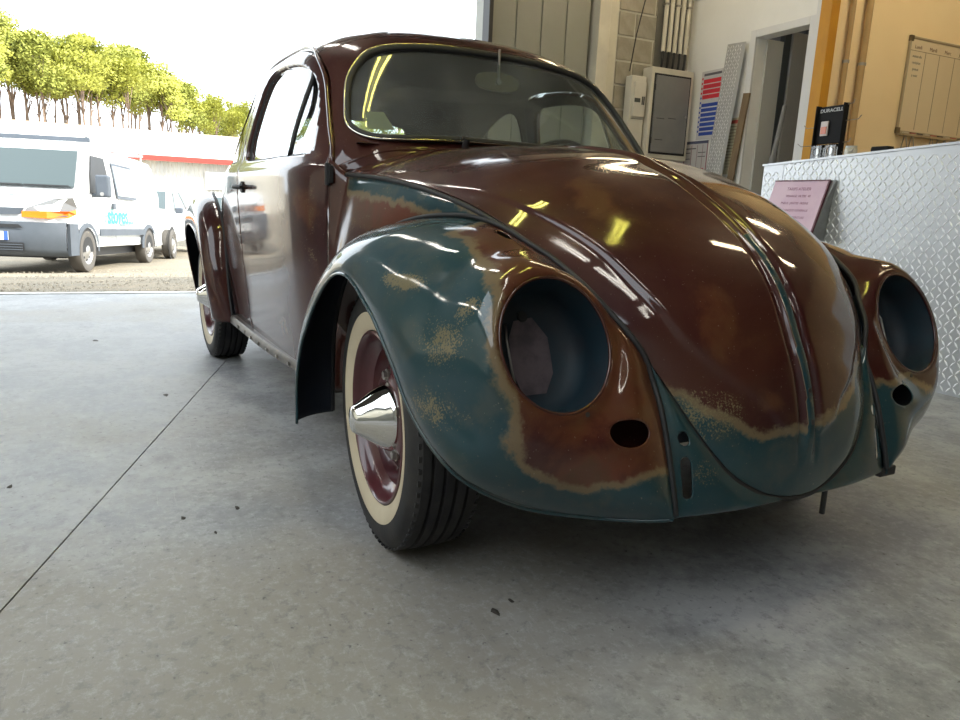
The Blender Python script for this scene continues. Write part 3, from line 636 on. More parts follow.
# ---- dashboard, mirror, seats, steering wheel, wipers
mb = MB(); A_ = []
for v in np.linspace(-1, 1, 15): A_.append([(-.50-.0*abs(v), v*.57, 1.0), (-.56-.0*abs(v), v*.57, 1.0), (-.60, v*.57, .97), (-.60, v*.57, .80), (-.56, v*.57, .78)])
V, F = grid(np.array(A_)); mesh('dashboard', V, F, M['dark_paint'], car, True)
for y in (-.33, .33):
    mb = MB(); mb.box((-1.22, y, .48), (.50, .48, .14)); mb.box((-1.47, y, .74), (.12, .46, .46), Matrix.Rotation(-.2, 3, 'Y'))
    s_ = mb.build('front_seat', M['lining'], car); bev(s_, .04, 3)
mb = MB(); mb.box((-2.05, 0, .50), (.5, 1.05, .16)); mb.box((-2.32, 0, .76), (.12, 1.05, .42), Matrix.Rotation(-.3, 3, 'Y')); bev(mb.build('rear_seat', M['lining'], car), .04, 3)
mb = MB(); tl = Matrix.Rotation(math.radians(-55), 3, 'Y'); c0 = Vector((-.86, .34, .93))
mb.tube([c0+tl @ Vector((.19*math.cos(a), .19*math.sin(a), 0)) for a in np.linspace(0, 2*math.pi, 41)[:-1]], .010, 8, True)
for a in (0, 2.2, 4.1): mb.cyl(c0, c0+tl @ Vector((.19*math.cos(a), .19*math.sin(a), 0)), .007, 8)
mb.cyl(c0, c0+tl @ Vector((0, 0, -.25)), .02, 12); mb.cyl(c0+tl @ Vector((0, 0, .015)), c0, .035, 16); mb.build('steering_wheel', M['black_rubber'], car, angle=40)
mb = MB(); ov = [(-.735, .02+.085*math.copysign(abs(math.cos(a))**.7, math.cos(a)), 1.262+.030*math.copysign(abs(math.sin(a))**.7, math.sin(a))) for a in np.linspace(0, 2*math.pi, 33)[:-1]]
k = len(ov); mb.add(ov+[(x-.014, y, z) for x, y, z in ov], [tuple(range(k)), tuple(range(2*k-1, k-1, -1))]+[(i, (i+1) % k, k+(i+1) % k, k+i) for i in range(k)])
mir = mb.build('rear_view_mirror', rough_mat('mirror_back', (.20, .18, .11), (.16, .15, .10), 4, .4, 0), car, angle=40)
mb = MB(); mb.cyl((-.735, .02, 1.262), (-.735, .02, 1.37), .0045, 8); mb.cyl((-.727, .02, 1.262), (-.735, .02, 1.262), .010, 10); mb.build('mirror_stem', M['bolt'], mir)
st = np.array([wpt(-.525+.075*a, 1.045+.055*b, .001) for a, b in ((0, 0), (1, 0), (.80, 1), (.12, 1))]); mesh('windscreen_sticker', st, [(0, 1, 2, 3)], nmat('sticker_grey', (.10, .12, .08), .7), car)
mb = MB()
for y in (-.24,):
    p = Vector(wpt(y, 1.012, .02)); mb.cyl(p-Vector((.01, 0, .02)), p+Vector((.006, 0, .012)), .011, 12); mb.cyl(p+Vector((0, 0, .008)), p+Vector((.004, -.02, .012)), .005, 8)
mb.build('wiper_spindle', M['black_rubber'], car, angle=40)

# ---- wheels
def make_wheel(x, side, y, steer=0, cam_a=0):
    yo = lambda h: side*h          # h: outwards from the wheel's middle
    R_ = .322; wx, wy = x, y; x = y = 0; cz0 = R_-.002
    W = []
    prof = [(.205, .062), (.212, .070), (.228, .0775), (.262, .083), (.285, .0835), (.300, .079), (.312, .070)]
    for g0 in (.055, .028, 0, -.028, -.055):
        prof += [(R_-.004+.004*(1-abs(g0)/.055*.6), g0+.0095), (R_-.001 if abs(g0) < .05 else R_-.003, g0-.0095), (R_-.012, g0-.011), (R_-.012, g0-.0155)] if g0 > -.05 else [(R_-.003, g0+.009), (.318, g0-.009)]
    prof += [(.312, -.072), (.290, -.083), (.25, -.083), (.215, -.072), (.205, -.062)]
    mb = MB(); mb.lathe([(r, side*h) for r, h in prof], 'y', 96, (0, 0, 0))
    cz = 0
    rim = MB()
    rp = [(.2015, .060), (.212, .070), (.211, .0745), (.206, .0755), (.201, .070), (.199, .058), (.194, .048), (.188, .040), (.172, .030), (.165, .004), (.158, -.002), (.148, .002), (.140, .012), (.128, .016), (.118, .024), (.108, .038), (.095, .042), (.085, .040), (.070, .040), (.02, .045), (.001, .045)]
    rim.lathe([(r, side*h) for r, h in rp], 'y', 72, (x, side*y, cz))
    rim.lathe([(r, side*h) for r, h in [(.2015, .060), (.19, .0), (.19, -.03), (.2015, -.06), (.205, -.065)]], 'y', 48, (x, side*y, cz))
    wheel = rim.build('wheel', M['rim'], car, angle=35)
    mb.build('tyre', M['tyre'], wheel, angle=50)
    ww = MB(); ww.lathe([(r, side*h) for r, h in [(.2135, .0712), (.228, .0782), (.246, .0818), (.254, .0832), (.257, .0830)]], 'y', 96, (x, side*y, cz)); ww.build('whitewall', M['whitewall'], wheel, True)
    # shoulder grooves across the tread edge
    sh = MB()
    for i in range(72):
        a = 2*math.pi*i/72; c_, s_ = math.cos(a), math.sin(a); rt = Matrix.Rotation(-a, 3, 'Y')
        for sg in (1, -1): sh.box((x+.3155*c_, yo(.0655*sg), cz+.3155*s_), (.0045, .016, .012), rt)
    o = sh.build('tread_block', M['tyre'], wheel); o['kind'] = 'stuff'
    cap = MB(); cp = [(.086, .038), (.086, .046), (.080, .054), (.074, .066), (.060, .086), (.047, .104), (.038, .118), (.0345, .125), (.030, .131), (.018, .134), (.0, .135)]
    cap.lathe([(max(r, .0005), side*h) for r, h in cp], 'y', 48, (x, side*y, cz)); cap.build('hubcap', M['chrome'], wheel, angle=60)
    for i in range(5):
        a = 2*math.pi*(i+.3)/5; bx = x+.1025*math.cos(a); bz = cz+.1025*math.sin(a)
        b = MB(); b.cyl((bx, yo(.034), bz), (bx, yo(.052), bz), .0105, 6); b.cyl((bx, yo(.036), bz), (bx, yo(.043), bz), .015, 14); b.build('wheel_bolt', M['bolt'], wheel)
    for i in range(12):
        a = 2*math.pi*(i+.5)/12; r_ = .125; b = MB(); b.cyl((x+r_*math.cos(a), yo(.0185), cz+r_*math.sin(a)), (x+r_*math.cos(a), yo(.0215), cz+r_*math.sin(a)), .0055, 8); b.build('rim_hole', M['black_rubber'], wheel)
    dr = MB(); dr.cyl((x, yo(-.05), cz), (x, yo(.0), cz), .115, 32); dr.build('brake_drum', M['dark_paint'], wheel, angle=40)
    wheel.location = (wx, side*wy, cz0); wheel.rotation_euler = (math.radians(cam_a)*-side, 0, math.radians(steer)); return wheel
for x, y, st, cm in ((.006, .628, -4.5, 1.0), (-2.362, .650, 0, 0)):
    for side in (-1, 1): make_wheel(x, side, y, st, cm)
#CAREND

# ================================================================== THE GARAGE (building axes: p along the wall, q across; 4 degrees off the car)
BA = math.radians(-4); BR = Matrix.Rotation(BA, 4, 'Z')
def W3(p, q, z=0): return BR @ Vector((p, q, z))
def bp(o): o.rotation_euler = (0, 0, BA); return o       # meshes written in (p,q,z)
def struct(name, mb, mat, parent=None, mats=None, bevel=0, angle=None):
    o = mb.build(name, mat, parent, mats=mats, angle=angle)
    if parent is None: bp(o); o['kind'] = 'structure'
    if bevel: bev(o, bevel)
    return o
def BX(*bs):
    """boxes given as (p0,p1,q0,q1,z0,z1)"""
    m = MB()
    for a in bs: m.box(((a[0]+a[1])/2, (a[2]+a[3])/2, (a[4]+a[5])/2), (abs(a[1]-a[0]), abs(a[3]-a[2]), abs(a[5]-a[4])))
    return m
def concrete():
    m = nmat('worn_concrete', rough=.5, spec=.35); g = G(m); v = g.coord()
    big = g.noise(v, .55, 6, .6, .3); mid = g.noise(v, 2.4, 10, .72, .15); fine = g.noise(v, 30, 8, .75)
    c = g.mix(g.step(mid, .38, .62), (.185, .19, .20), (.37, .376, .385))
    c = g.mix(g.step(big, .45, .62), c, (.24, .225, .20))
    vo = g.n('ShaderNodeTexVoronoi'); g.l(g.map(v, (1, 1.6, 1)), vo.inputs['Vector']); vo.inputs['Scale'].default_value = 1.3
    st = g.step(g.math('ADD', vo.outputs['Distance'], g.math('MULTIPLY', fine, .12)), .10, .16, .5, 0)
    c = g.mix(st, c, (.10, .10, .095))
    c = g.mix(g.math('MULTIPLY', g.step(g.noise(v, 34, 10, .85, .1), .48, .66), .38), c, (.50, .51, .52)); c = g.mix(g.math('MULTIPLY', g.step(fine, .52, .62), .4), c, (.12, .12, .125))
    c = g.mix(g.math('MULTIPLY', g.step(g.noise(v, 60, 2), .70, .74), .7), c, (.07, .065, .06))
    scr = g.noise(g.map(v, (3, 40, 1)), 2.2, 5, .7, .1); c = g.mix(g.math('MULTIPLY', g.step(scr, .62, .70), .3), c, (.45, .45, .44))
    g.l(c, g.b.inputs['Base Color']); g.l(g.step(mid, .35, .7, .46, .62), g.b.inputs['Roughness']); g.bump(fine, .12, .004); return m
CON = concrete()
# floor: two slabs parted by a saw-cut joint
P0, P1, Q0, Q1 = -4.93, 7.0, -6.0, 7.6
fl = struct('floor', BX((P0, P1, Q0, Q1, -.25, -.012)), nmat('joint_dark', (.03, .03, .03), .9))
def cut(poly, a, n, s):
    out = []
    for i in range(len(poly)):
        p, q = Vector(poly[i]), Vector(poly[(i+1) % len(poly)]); dp, dq = (p-a).dot(n)*s, (q-a).dot(n)*s
        if dp >= 0: out.append(p)
        if dp*dq < 0: out.append(p+(q-p)*(dp/(dp-dq)))
    return out
ja = BR.inverted() @ Vector((.011, -1.491, 0)); jb = BR.inverted() @ Vector((-2.105, -.709, 0)); jd = (jb-ja).normalized(); jn = Vector((-jd.y, jd.x, 0))
rect = [(P0, Q0, 0), (P1, Q0, 0), (P1, Q1, 0), (P0, Q1, 0)]
for s in (1, -1):
    poly = cut(rect, ja+jn*s*.0022, jn, s); k = len(poly)
    mesh('slab', [tuple(p) for p in poly]+[(p.x, p.y, -.0125) for p in poly], [tuple(range(k)), tuple(range(2*k-1, k-1, -1))]+[(i, (i+1) % k, k+(i+1) % k, k+i)[::-1] for i in range(k)], CON, fl)
struct('trim_1', BX((-5.02, -4.93, -3.4, 1.85, -.04, .006)), rough_mat('worn_steel_sill', (.5, .5, .48), (.35, .34, .32), 6, .4, .1, metal=.6))
GREYM = rough_mat('grey_cladding', (.25, .255, .225), (.29, .29, .26), 1.2, .55, 0)
CREAM = rough_mat('cream_steel', (.66, .63, .53), (.56, .53, .45), 3, .6, .05)
WHITEW = rough_mat('white_wall_paint', (.86, .87, .86), (.80, .81, .80), 1.5, .7, .05)
ORANGE = rough_mat('warm_orange_wall_paint', (.92, .75, .48), (.88, .70, .43), 1.0, .75, .04)
CEILM = rough_mat('ceiling_panel', (.055, .05, .045), (.04, .038, .035), 2, .8, 0)
H = 4.3
wb_ = struct('wall_back', BX((-5.2, -5.0, -6, -3.4, 0, H), (-5.2, -5.0, -3.4, 1.85, 3.7, 3.84), (-5.2, -5.0, -3.4, .8, 3.84, H), (-5.2, -5.0, 1.75, 1.85, 3.84, H), (-5.2, -5.0, 1.85, 4.35, 0, H)), GREYM)
struct('wall_left', BX((-5.2, 7.2, -6.2, -6.0, 0, H)), GREYM)
struct('wall_front', BX((7.0, 7.2, -6.2, 7.8, 0, H)), GREYM)
struct('wall_office_side', BX((-3.2, 7.2, 7.6, 7.8, 0, H)), ORANGE)
struct('wall_office', BX((-3.2, -3.1, 4.25, 7.8, 0, H)), ORANGE)
ce = struct('ceiling', BX((-5.2, 7.2, -2.5, 7.8, H, H+.1), (-5.2, -1.2, -6.2, -2.5, H, H+.1), (6.0, 7.2, -6.2, -2.5, H, H+.1), (-1.2, 6.0, -6.2, -5.6, H, H+.1)), CEILM)  # roof opening added over the left foreground to let in cool fill light
for i in range(10):
    p = -4.2+i*1.2; struct('ceiling_beam', BX((p-.05, p+.05, -2.5, 7.6, H-.16, H)), GREYM, ce)
# white wall with the doorway
D0, D1, DH = -3.905, -3.285, 2.51
wr = struct('wall_right', BX((-5.0, D0, 4.2, 4.32, 0, H), (D1, -3.2, 4.2, 4.32, 0, H), (D0, D1, 4.2, 4.32, DH, H)), WHITEW)
WT = nmat('white_door_frame', (.70, .71, .72), .4)
struct('trim_2', BX((D0-.07, D0, 4.175, 4.2, 0, DH+.07), (D1, D1+.07, 4.175, 4.2, 0, DH+.07), (D0, D1, 4.175, 4.2, DH, DH+.07)), WT, bevel=.004)
struct('trim_3', BX((D1+.07, D1+.115, 4.165, 4.2, 0, 3.3)), WT)
# small grey room behind the doorway
GRY = rough_mat('mid_grey_paint', (.16, .165, .175), (.14, .145, .155), 1, .7, 0)
struct('wall_store', BX((-5.2, -3.2, 5.5, 5.6, 0, H), (-5.3, -5.2, 4.32, 5.6, 0, H), (-3.2, -3.19, 4.32, 5.6, 0, H)), GRY)
struct('trim_6', BX((D0, D0+.02, 4.32, 4.52, 0, DH)), rough_mat('pale_grey_reveal', (.52, .53, .52), (.48, .49, .48), 1, .5, 0))
struct('trim_7', BX((D0-.03, D0+.03, 4.52, 4.60, 0, DH+.3)), nmat('dark_slate_paint', (.035, .045, .055), .6))
st_ = struct('door_1', BX((D0, D0+.045, 4.61, 5.45, .01, DH+.1)), rough_mat('mid_grey_door', (.33, .335, .34), (.29, .295, .30), 1, .5, 0), bevel=.004)
mb = MB(); mb.cyl((D0+.06, 4.95, 1.05), (D0+.12, 4.95, 1.05), .012, 10); mb.cyl((D0+.115, 4.95, 1.05), (D0+.115, 4.83, 1.05), .010, 10); mb.build('door_handle', M['bolt'], st_, angle=40)
struct('trim_4', BX((-4.62, -4.48, 5.42, 5.5, 0, H)), nmat('dark_slate_paint', (.035, .045, .055), .6))
# cable on the white wall
mb = MB(); mb.tube([(-4.95, 4.192, 3.05), (-4.5, 4.192, 3.0), (-4.1, 4.192, 3.05), (-3.3, 4.192, 3.3)], .006, 6); ob = bp(mb.build('wall_cable', WT)); tag(ob, 'thin white cable running along the top of the white wall above the doorway', 'cable')
# orange steel column at the wall end
ob = bp(bev(BX((-3.165, -3.05, 4.15, 4.25, 0, H)).build('steel_column', rough_mat('orange_yellow_paint', (.55, .27, .02), (.48, .22, .018), 3, .45, .03)), .006)); tag(ob, 'orange-yellow painted steel column at the end of the white wall', 'column')
for q, r_, lb in ((4.42, .022, 'left of the two beige pipes running down the orange wall by the column'), (4.62, .030, 'right of the two beige pipes running down the orange wall')):
    mb = MB(); mb.cyl((-3.065, q, 0), (-3.065, q, H), r_, 14); ob = empty('wall_pipe', W3(-3.065, q), BA, lb, 'pipe', 'beige pipes on the orange wall')
    o2 = mb.build('pipe', rough_mat('beige_pipe_paint', (.50, .34, .16), (.42, .28, .13), 4, .5, 0), None, angle=40); o2.data.transform(Matrix.Translation((3.065, -q, 0))); o2.parent = ob
    for z in (1.4, 2.2, 3.0): m2 = MB(); m2.cyl((0, 0, z-.012), (0, 0, z+.012), r_+.006, 14); m2.build('pipe_clamp', M['bolt'], ob)

# grey sliding door folded back beside the opening
sl = struct('door_2', BX((-4.97, -4.93, 1.86, 2.97, .02, 3.9)), GREYM)
for i in range(4):
    q = 1.875+i*.275; o = BX((-4.93, -4.915, q, q+.262, .03, 3.88)).build('door_panel', GREYM, sl); bev(o, .006)
struct('trim_5', BX((-5.0, -4.86, 1.835, 1.875, 0, 3.9)), nmat('dark_door_edge', (.02, .02, .022), .6))
ob = bp(bev(BX((-5.0, -4.80, 3.0, 3.13, 0, H), (-4.9, -4.86, 3.13, 3.26, 0, H)).build('steel_post', CREAM), .005)); tag(ob, 'cream painted steel post between the grey sliding door and the block wall', 'post')
mb = MB(); mb.box((-4.79, 2.93, 1.98), (.06, .16, .07)); mb.box((-4.79, 2.84, 2.01), (.05, .05, .03)); ob = bp(bev(mb.build('door_latch', M['bolt']), .004)); tag(ob, 'dark steel latch on the cream post beside the sliding door', 'latch')
# cinder blocks
BLK = [rough_mat('cinder_block_%s' % n, a, b, 9, .9, .5, 45) for n, a, b in (('light', (.36, .345, .29), (.28, .265, .22)), ('mid', (.32, .30, .25), (.25, .235, .195)), ('warm', (.34, .315, .26), (.27, .25, .20)))]
bw = struct('wall_block', BX((-4.99, -4.875, 3.26, 4.2, 0, H)), rough_mat('grey_mortar', (.50, .48, .42), (.42, .40, .35), 8, .95, .4))
row = 0; z = .0
protos = {}
while z < H-.1:
    hh = .235; edges = ([3.27, 3.72, 4.19] if row % 2 == 0 else [3.27, 3.48, 3.96, 4.19])
    for a, b in zip(edges, edges[1:]):
        wv = b-a-.018; key = (round(wv, 3), (row*3+int(a*10)) % 3)
        if key not in protos:
            o = BX((-.03, .03, -wv/2, wv/2, -hh/2+.009, hh/2-.009)).build('block', BLK[key[1]], bw); bev(o, .006, 2); protos[key] = o
        else: o = protos[key].copy(); link(o, bw)
        o.location = (-4.896+random.uniform(-.003, .003), (a+b)/2, min(z+hh/2, H-.13))
    z += hh; row += 1
# conduits above the cabinet
for i in range(5):
    q = 3.80+i*.072; o = empty('cable_conduit', W3(-4.80, q, 2.385), BA, '%s of the five pale cable conduits above the electrical cabinet' % ['leftmost', 'second from left', 'middle one', 'second from right', 'rightmost'][i], 'conduit', 'conduits above the electrical cabinet')
    m = MB(); m.cyl((0, 0, .10), (0, 0, H-2.33), .022, 12); m.build('pipe', CREAM, o, angle=40)
    m = MB(); m.tube([(0, 0, .12), (.005, 0, .05), (.0, 0, -.02), (-.01, 0, -.08)], .012, 8); m.build('cable', M['black_rubber'], o, True)
    for z in (1.05,) if i % 2 else (.55, 1.3): m = MB(); m.box((0, 0, z), (.055, .055, .018)); m.build('clamp', M['bolt'], o)
ob = bp(BX((-4.88, -4.86, 3.74, 4.16, 2.2, H)).build('cable_tray', rough_mat('dark_grey_steel', (.10, .10, .09), (.14, .135, .12), 4, .6, 0))); tag(ob, 'dark grey steel backing tray behind the five conduits', 'cable tray')
mb = MB(); mb.tube([(-4.82, 3.42, 2.25), (-4.825, 3.47, 2.6), (-4.83, 3.55, 2.95), (-4.83, 3.6, 3.4), (-4.83, 3.63, H)], .006, 6); ob = bp(mb.build('hanging_cable', M['black_rubber'], None, True)); tag(ob, 'thin dark cable slanting up the grey block wall', 'cable')
# electrical cabinet
el = empty('electrical_cabinet', W3(-4.83, 3.86, 1.40), BA, 'grey-doored electrical cabinet with cream frame on the block wall', 'cabinet')
bev(BX((.0, .16, -.27, .27, 0, .90)).build('housing', CREAM, el), .012, 3)
bev(BX((.16, .178, -.215, .215, .07, .82)).build('cabinet_door', rough_mat('smoked_door', (.17, .175, .18), (.20, .20, .20), 3, .3, 0), el), .006)
BX((.158, .164, -.235, .235, .05, .84)).build('door_gasket', M['black_rubber'], el)
for z in (.18, .70): mb = MB(); mb.cyl((.175, -.228, z-.03), (.175, -.228, z+.03), .010, 10); mb.build('hinge', M['black_rubber'], el, angle=40)
mb = MB(); mb.cyl((.178, .19, .44), (.19, .19, .44), .012, 12); mb.build('lock', M['bolt'], el, angle=40)
for z, q in ((.40, -.13), (.41, .02), (.19, -.13)): BX((.1785, .1795, q-.05, q+.05, z, z+.006)).build('label_strip', M['black_rubber'], el)
me_ = empty('electric_meter', W3(-4.83, 3.47, 1.42), BA, 'cream electricity meter box beside the larger grey-doored cabinet', 'meter')
bev(BX((0, .11, -.085, .10, .0, .78)).build('housing', M['white_plastic'], me_), .012, 3); bev(BX((.11, .135, -.06, .09, .38, .72)).build('cover', M['white_plastic'], me_), .01, 3)
BX((.135, .138, -.05, .02, .52, .56)).build('display', nmat('lcd', (.06, .07, .06), .3), me_)
for q in (.04, .06): BX((.135, .139, q, q+.012, .50, .58)).build('button', nmat('dark_plastic', (.05, .05, .05), .5), me_)
BX((.11, .1115, -.06, .09, .36, .364)).build('seam', M['black_rubber'], me_)
ob = empty('junction_box', W3(-4.83, 3.74, 1.10), BA, 'small white junction box below the electrical cabinet', 'box'); bev(BX((0, .10, -.12, .10, 0, .24)).build('housing', M['white_plastic'], ob), .01, 2); bev(BX((.10, .108, -.10, .08, .02, .22)).build('lid', M['white_plastic'], ob), .004)
ob = empty('grey_socket_box', W3(-4.83, 4.02, 1.16), BA, 'grey socket box with a clear cover under the cabinet near the corner', 'box'); bev(BX((0, .09, -.09, .12, 0, .18)).build('housing', rough_mat('mid_grey_plastic', (.3, .31, .3), (.27, .28, .27), 2, .4, 0), ob), .008, 2); BX((.09, .10, -.03, .10, .03, .15)).build('cover', nmat('pale_plastic', (.5, .52, .52), .3), ob)

# posters and notices on the white wall  (local x = along p to the right, z up, facing -q)
def wall_sheet(name, p0, p1, z0, z1, label, cat, base, q=4.196, bars=(), lines=None):
    o = empty(name, W3((p0+p1)/2, q, (z0+z1)/2), BA, label, cat); w2, h2 = (p1-p0)/2, (z1-z0)/2
    BX((-w2, w2, -.004, .0, -h2, h2)).build('sheet', nmat('paper_'+name, base, .5), o)
    for i, (a, b, c, d, col) in enumerate(bars):
        BX((-w2+2*w2*a, -w2+2*w2*b, -.0052, -.0042, -h2+2*h2*c, -h2+2*h2*d)).build('print', nmat('ink_%d_%d_%d' % tuple(int(v*99) for v in col), col, .5), o)
    return o
R_, B_, K_ = (.62, .03, .05), (.03, .08, .42), (.12, .12, .14)
bars = [(.12, .97, .93-.0, .965, K_)]
for i in range(4): bars.append((.12, .97, .80-.075*i+.02, .86-.075*i+.02, R_))
for i in range(7): bars.append((.12, .97, .46-.07*i+.02, .51-.07*i+.02, B_))
for i in range(12): bars.append((.03, .09, .88-.07*i, .91-.07*i, R_ if i < 4 else B_))
wall_sheet('safety_poster', -4.62, -4.32, 1.62, 2.30, 'white poster with red bars above blue bars on the white wall', 'poster', (.6, .6, .62), bars=bars)
bars = [(0, 1, .93, 1, (.08, .09, .16)), (0, 1, 0, .03, (.3, .08, .12)), (0, .03, 0, 1, (.3, .1, .14)), (.97, 1, 0, 1, (.3, .1, .14)), (.30, .33, .1, .9, (.3, .2, .22)), (.55, .57, .1, .9, (.3, .2, .22)), (.78, .80, .1, .9, (.3, .2, .22)), (.55, .9, .15, .32, (.5, .06, .12)), (.06, .5, .80, .83, K_), (.60, .92, .70, .72, K_), (.60, .92, .60, .62, K_), (.08, .28, .70, .72, K_), (.08, .28, .55, .57, K_)]
wall_sheet('notice_board', -4.78, -4.42, 1.20, 1.61, 'framed white notice with dark header and red table left of the doorway', 'notice', (.55, .54, .55), bars=bars)
bars = [(.05, .95, .90, .96, (.5, .1, .08))]+[(.08, .92, .84-.055*i, .855-.055*i, (.25, .23, .15)) for i in range(14)]
wall_sheet('paper_notice', -4.16, -4.01, 1.26, 1.80, 'yellowish notice with red heading between leaning metal strip and doorway', 'notice', (.56, .54, .40), bars=bars)

# ---- checker plate
CHK = rough_mat('checker_plate', (.56, .575, .59), (.50, .51, .53), 3, .42, .03, metal=.6)
CHB = rough_mat('checker_bars', (.88, .89, .90), (.80, .81, .83), 8, .34, .0, metal=.45)
def bars_mesh(name, w_, h_, parent, step=.058, s=1.0, rot=0.0):
    """raised lens-shaped bars, alternating direction, on a sheet lying in local x-z, facing -y"""
    mb = MB(); nx, nz = int(w_/step), int(h_/step)
    for i in range(nx):
        for j in range(nz):
            x = (i+.5)*step; z = (j+.5)*step; a = math.radians(52 if (i+j) % 2 else -52); L, B = .0215*s, .0056*s
            ca, sa = math.cos(a), math.sin(a); P = [(-L, 0, 0), (0, -B, 0), (L, 0, 0), (0, B, 0), (-L*.45, 0, .0028), (L*.45, 0, .0028)]
            mb.add([(x+u*ca-v*sa, -h, z+u*sa+v*ca) for u, v, h in P], [(0, 1, 4), (1, 5, 4), (1, 2, 5), (2, 3, 5), (3, 4, 5), (3, 0, 4)])
    o = mb.build(name, CHB, parent); o['kind'] = 'stuff'; return o
CP0, CP1, CQ = -1.95, .75, 2.5
ct = empty('service_counter', W3(CP0, CQ, 0), BA, 'service counter clad in bright checker plate in front of the orange wall', 'counter')
L = CP1-CP0; zt0, zt1 = 1.165, 1.245+.075
V = [(0, 0, .012), (L, 0, .012), (L, .62, .012), (0, .62, .012), (0, 0, zt0), (L, 0, zt1), (L, .62, zt1), (0, .62, zt0)]
mesh('carcass', V, [(0, 3, 2, 1), (4, 5, 6, 7), (0, 1, 5, 4), (1, 2, 6, 5), (2, 3, 7, 6), (3, 0, 4, 7)], rough_mat('counter_board', (.3, .25, .18), (.26, .2, .15), 3, .6, 0), ct)
for k, (a, b) in enumerate(((.0, .16), (.163, 1.50), (1.503, L))):      # cladding sheets
    za, zb = zt0+(zt1-zt0)*a/L, zt0+(zt1-zt0)*b/L
    sh = mesh('checker_sheet', [(a, -.004, 0.0), (b, -.004, 0.0), (b, -.004, zb+.006), (a, -.004, za+.006), (a, -.001, 0.0), (b, -.001, 0.0), (b, -.001, zb+.006), (a, -.001, za+.006)], [(0, 1, 2, 3), (7, 6, 5, 4), (0, 4, 5, 1), (1, 5, 6, 2), (2, 6, 7, 3), (3, 7, 4, 0)], CHK, ct)
    br = bars_mesh('tread_bars', b-a-.01, (za+zb)/2-.02, sh, .033); br.location = (a+.006, -.004, .01)
BX((-.004, 0, 0, .62, .0, zt0+.004)).build('end_sheet', CHK, ct)
mb = MB(); mb.add([(-.01, -.012, zt0+.004), (L, -.012, zt1+.004), (L, .64, zt1+.004), (-.01, .64, zt0+.004), (-.01, -.012, zt0+.016), (L, -.012, zt1+.016), (L, .64, zt1+.016), (-.01, .64, zt0+.016)], [(0, 3, 2, 1), (4, 5, 6, 7), (0, 1, 5, 4), (1, 2, 6, 5), (2, 3, 7, 6), (3, 0, 4, 7)]); mb.build('counter_top', CHK, ct)
mb = MB(); mb.cyl((.87, -.01, .80), (.87, -.085, .845), .012, 12); mb.cyl((.87, -.004, .80), (.87, -.014, .80), .022, 14)
# leaning checker plate strip
ls = empty('leaning_metal_strip', W3(-4.26, 4.05, 0), BA, 'tall narrow checker plate sheet leaning against the white wall left of the doorway', 'metal sheet')
ls.rotation_euler = (math.radians(-2.2), math.radians(3.5), BA)
BX((-.13, .11, 0, .004, 0.0, 2.50)).build('sheet', CHK, ls); b = bars_mesh('tread_bars', .23, 2.48, ls, .033); b.location = (-.125, 0, .01)
lb_ = empty('leaning_board', W3(-4.06, 4.06, 0), BA, 'narrow brown board leaning behind the tall metal strip', 'board'); lb_.rotation_euler = (math.radians(-2.6), math.radians(4.0), BA)
bev(BX((-.05, .03, .008, .03, 0, 2.02)).build('plank', rough_mat('brown_board', (.20, .145, .085), (.15, .10, .06), 3, .7, .1, mscale=(6, 6, 1)), lb_), .002)
mb = MB(); mb.tube([(-4.47, 4.0, 1.02), (-4.45, 4.0, 1.17), (-4.435, 4.0, 1.18), (-4.425, 4.0, 1.165), (-4.395, 4.0, 1.02)], .010, 8)
ob = bp(mb.build('wire_bracket', M['black_rubber'], None, True)); tag(ob, 'small black inverted V bracket on the shelf before the white wall', 'bracket')
bk_ = empty('low_shelf', W3(-4.50, 3.98, 0), BA, 'grey steel shelf standing against the white wall behind the car', 'shelf'); bev(BX((-.25, .05, -.12, .13, .985, 1.01)).build('shelf_board', GREYM, bk_), .003)
for x in (-.23, .03):
    for y in (-.10, .11): BX((x-.012, x+.012, y-.012, y+.012, 0, .985)).build('leg', GREYM, bk_)
# stick leaning in the doorway
stk = empty('leaning_pole', W3(-3.62, 4.10, 0), BA, 'thin worn wooden pole leaning in the doorway of the white wall', 'pole'); stk.rotation_euler = (math.radians(-2), math.radians(5.5), BA)
mb = MB(); mb.tube([(0, 0, 0), (0, 0, 1.40)], .034, 10); mb.build('shaft', rough_mat('worn_wood', (.24, .20, .13), (.17, .14, .09), 4, .6, .1, mscale=(8, 8, 1)), stk, angle=40)
mb = MB(); mb.tube([(0, 0, 1.40), (0, 0, 1.43), (.006, 0, 1.86)], .02, 10, rs=[.034, .024, .020]); mb.build('handle', rough_mat('worn_wood', (.2, .2, .2), (.2, .2, .2)), stk, angle=40)

# ---- battery rack on the counter
zc = zt0+.022
rk = empty('battery_rack', W3(-1.58, CQ+.10, zc+.022), BA-math.radians(6), 'small black battery display rack with wire hooks on the counter end', 'display rack')
BLKP = nmat('black_card', (.008, .008, .009), .7, spec=.15)
bev(BX((-.135, .105, .02, .035, .125, .43)).build('header_card', BLKP, rk), .004)
RX = Matrix(((1, 0, 0, 0), (0, 0, -1, 0), (0, 1, 0, 0), (0, 0, 0, 1)))
text('rack_lettering', 'DURACELL', .040, nmat('pale_ink', (.42, .42, .42), .5), Matrix.Translation((-.015, .0185, .395)) @ RX, rk, bold=True)
pk = bev(BX((-.085, -.02, .008, .018, .19, .31)).build('battery_pack', nmat('pack_white', (.5, .42, .38), .4), rk), .006); BX((-.075, -.03, .004, .008, .205, .265)).build('battery_cells', nmat('copper_red', (.55, .12, .04), .3), pk)
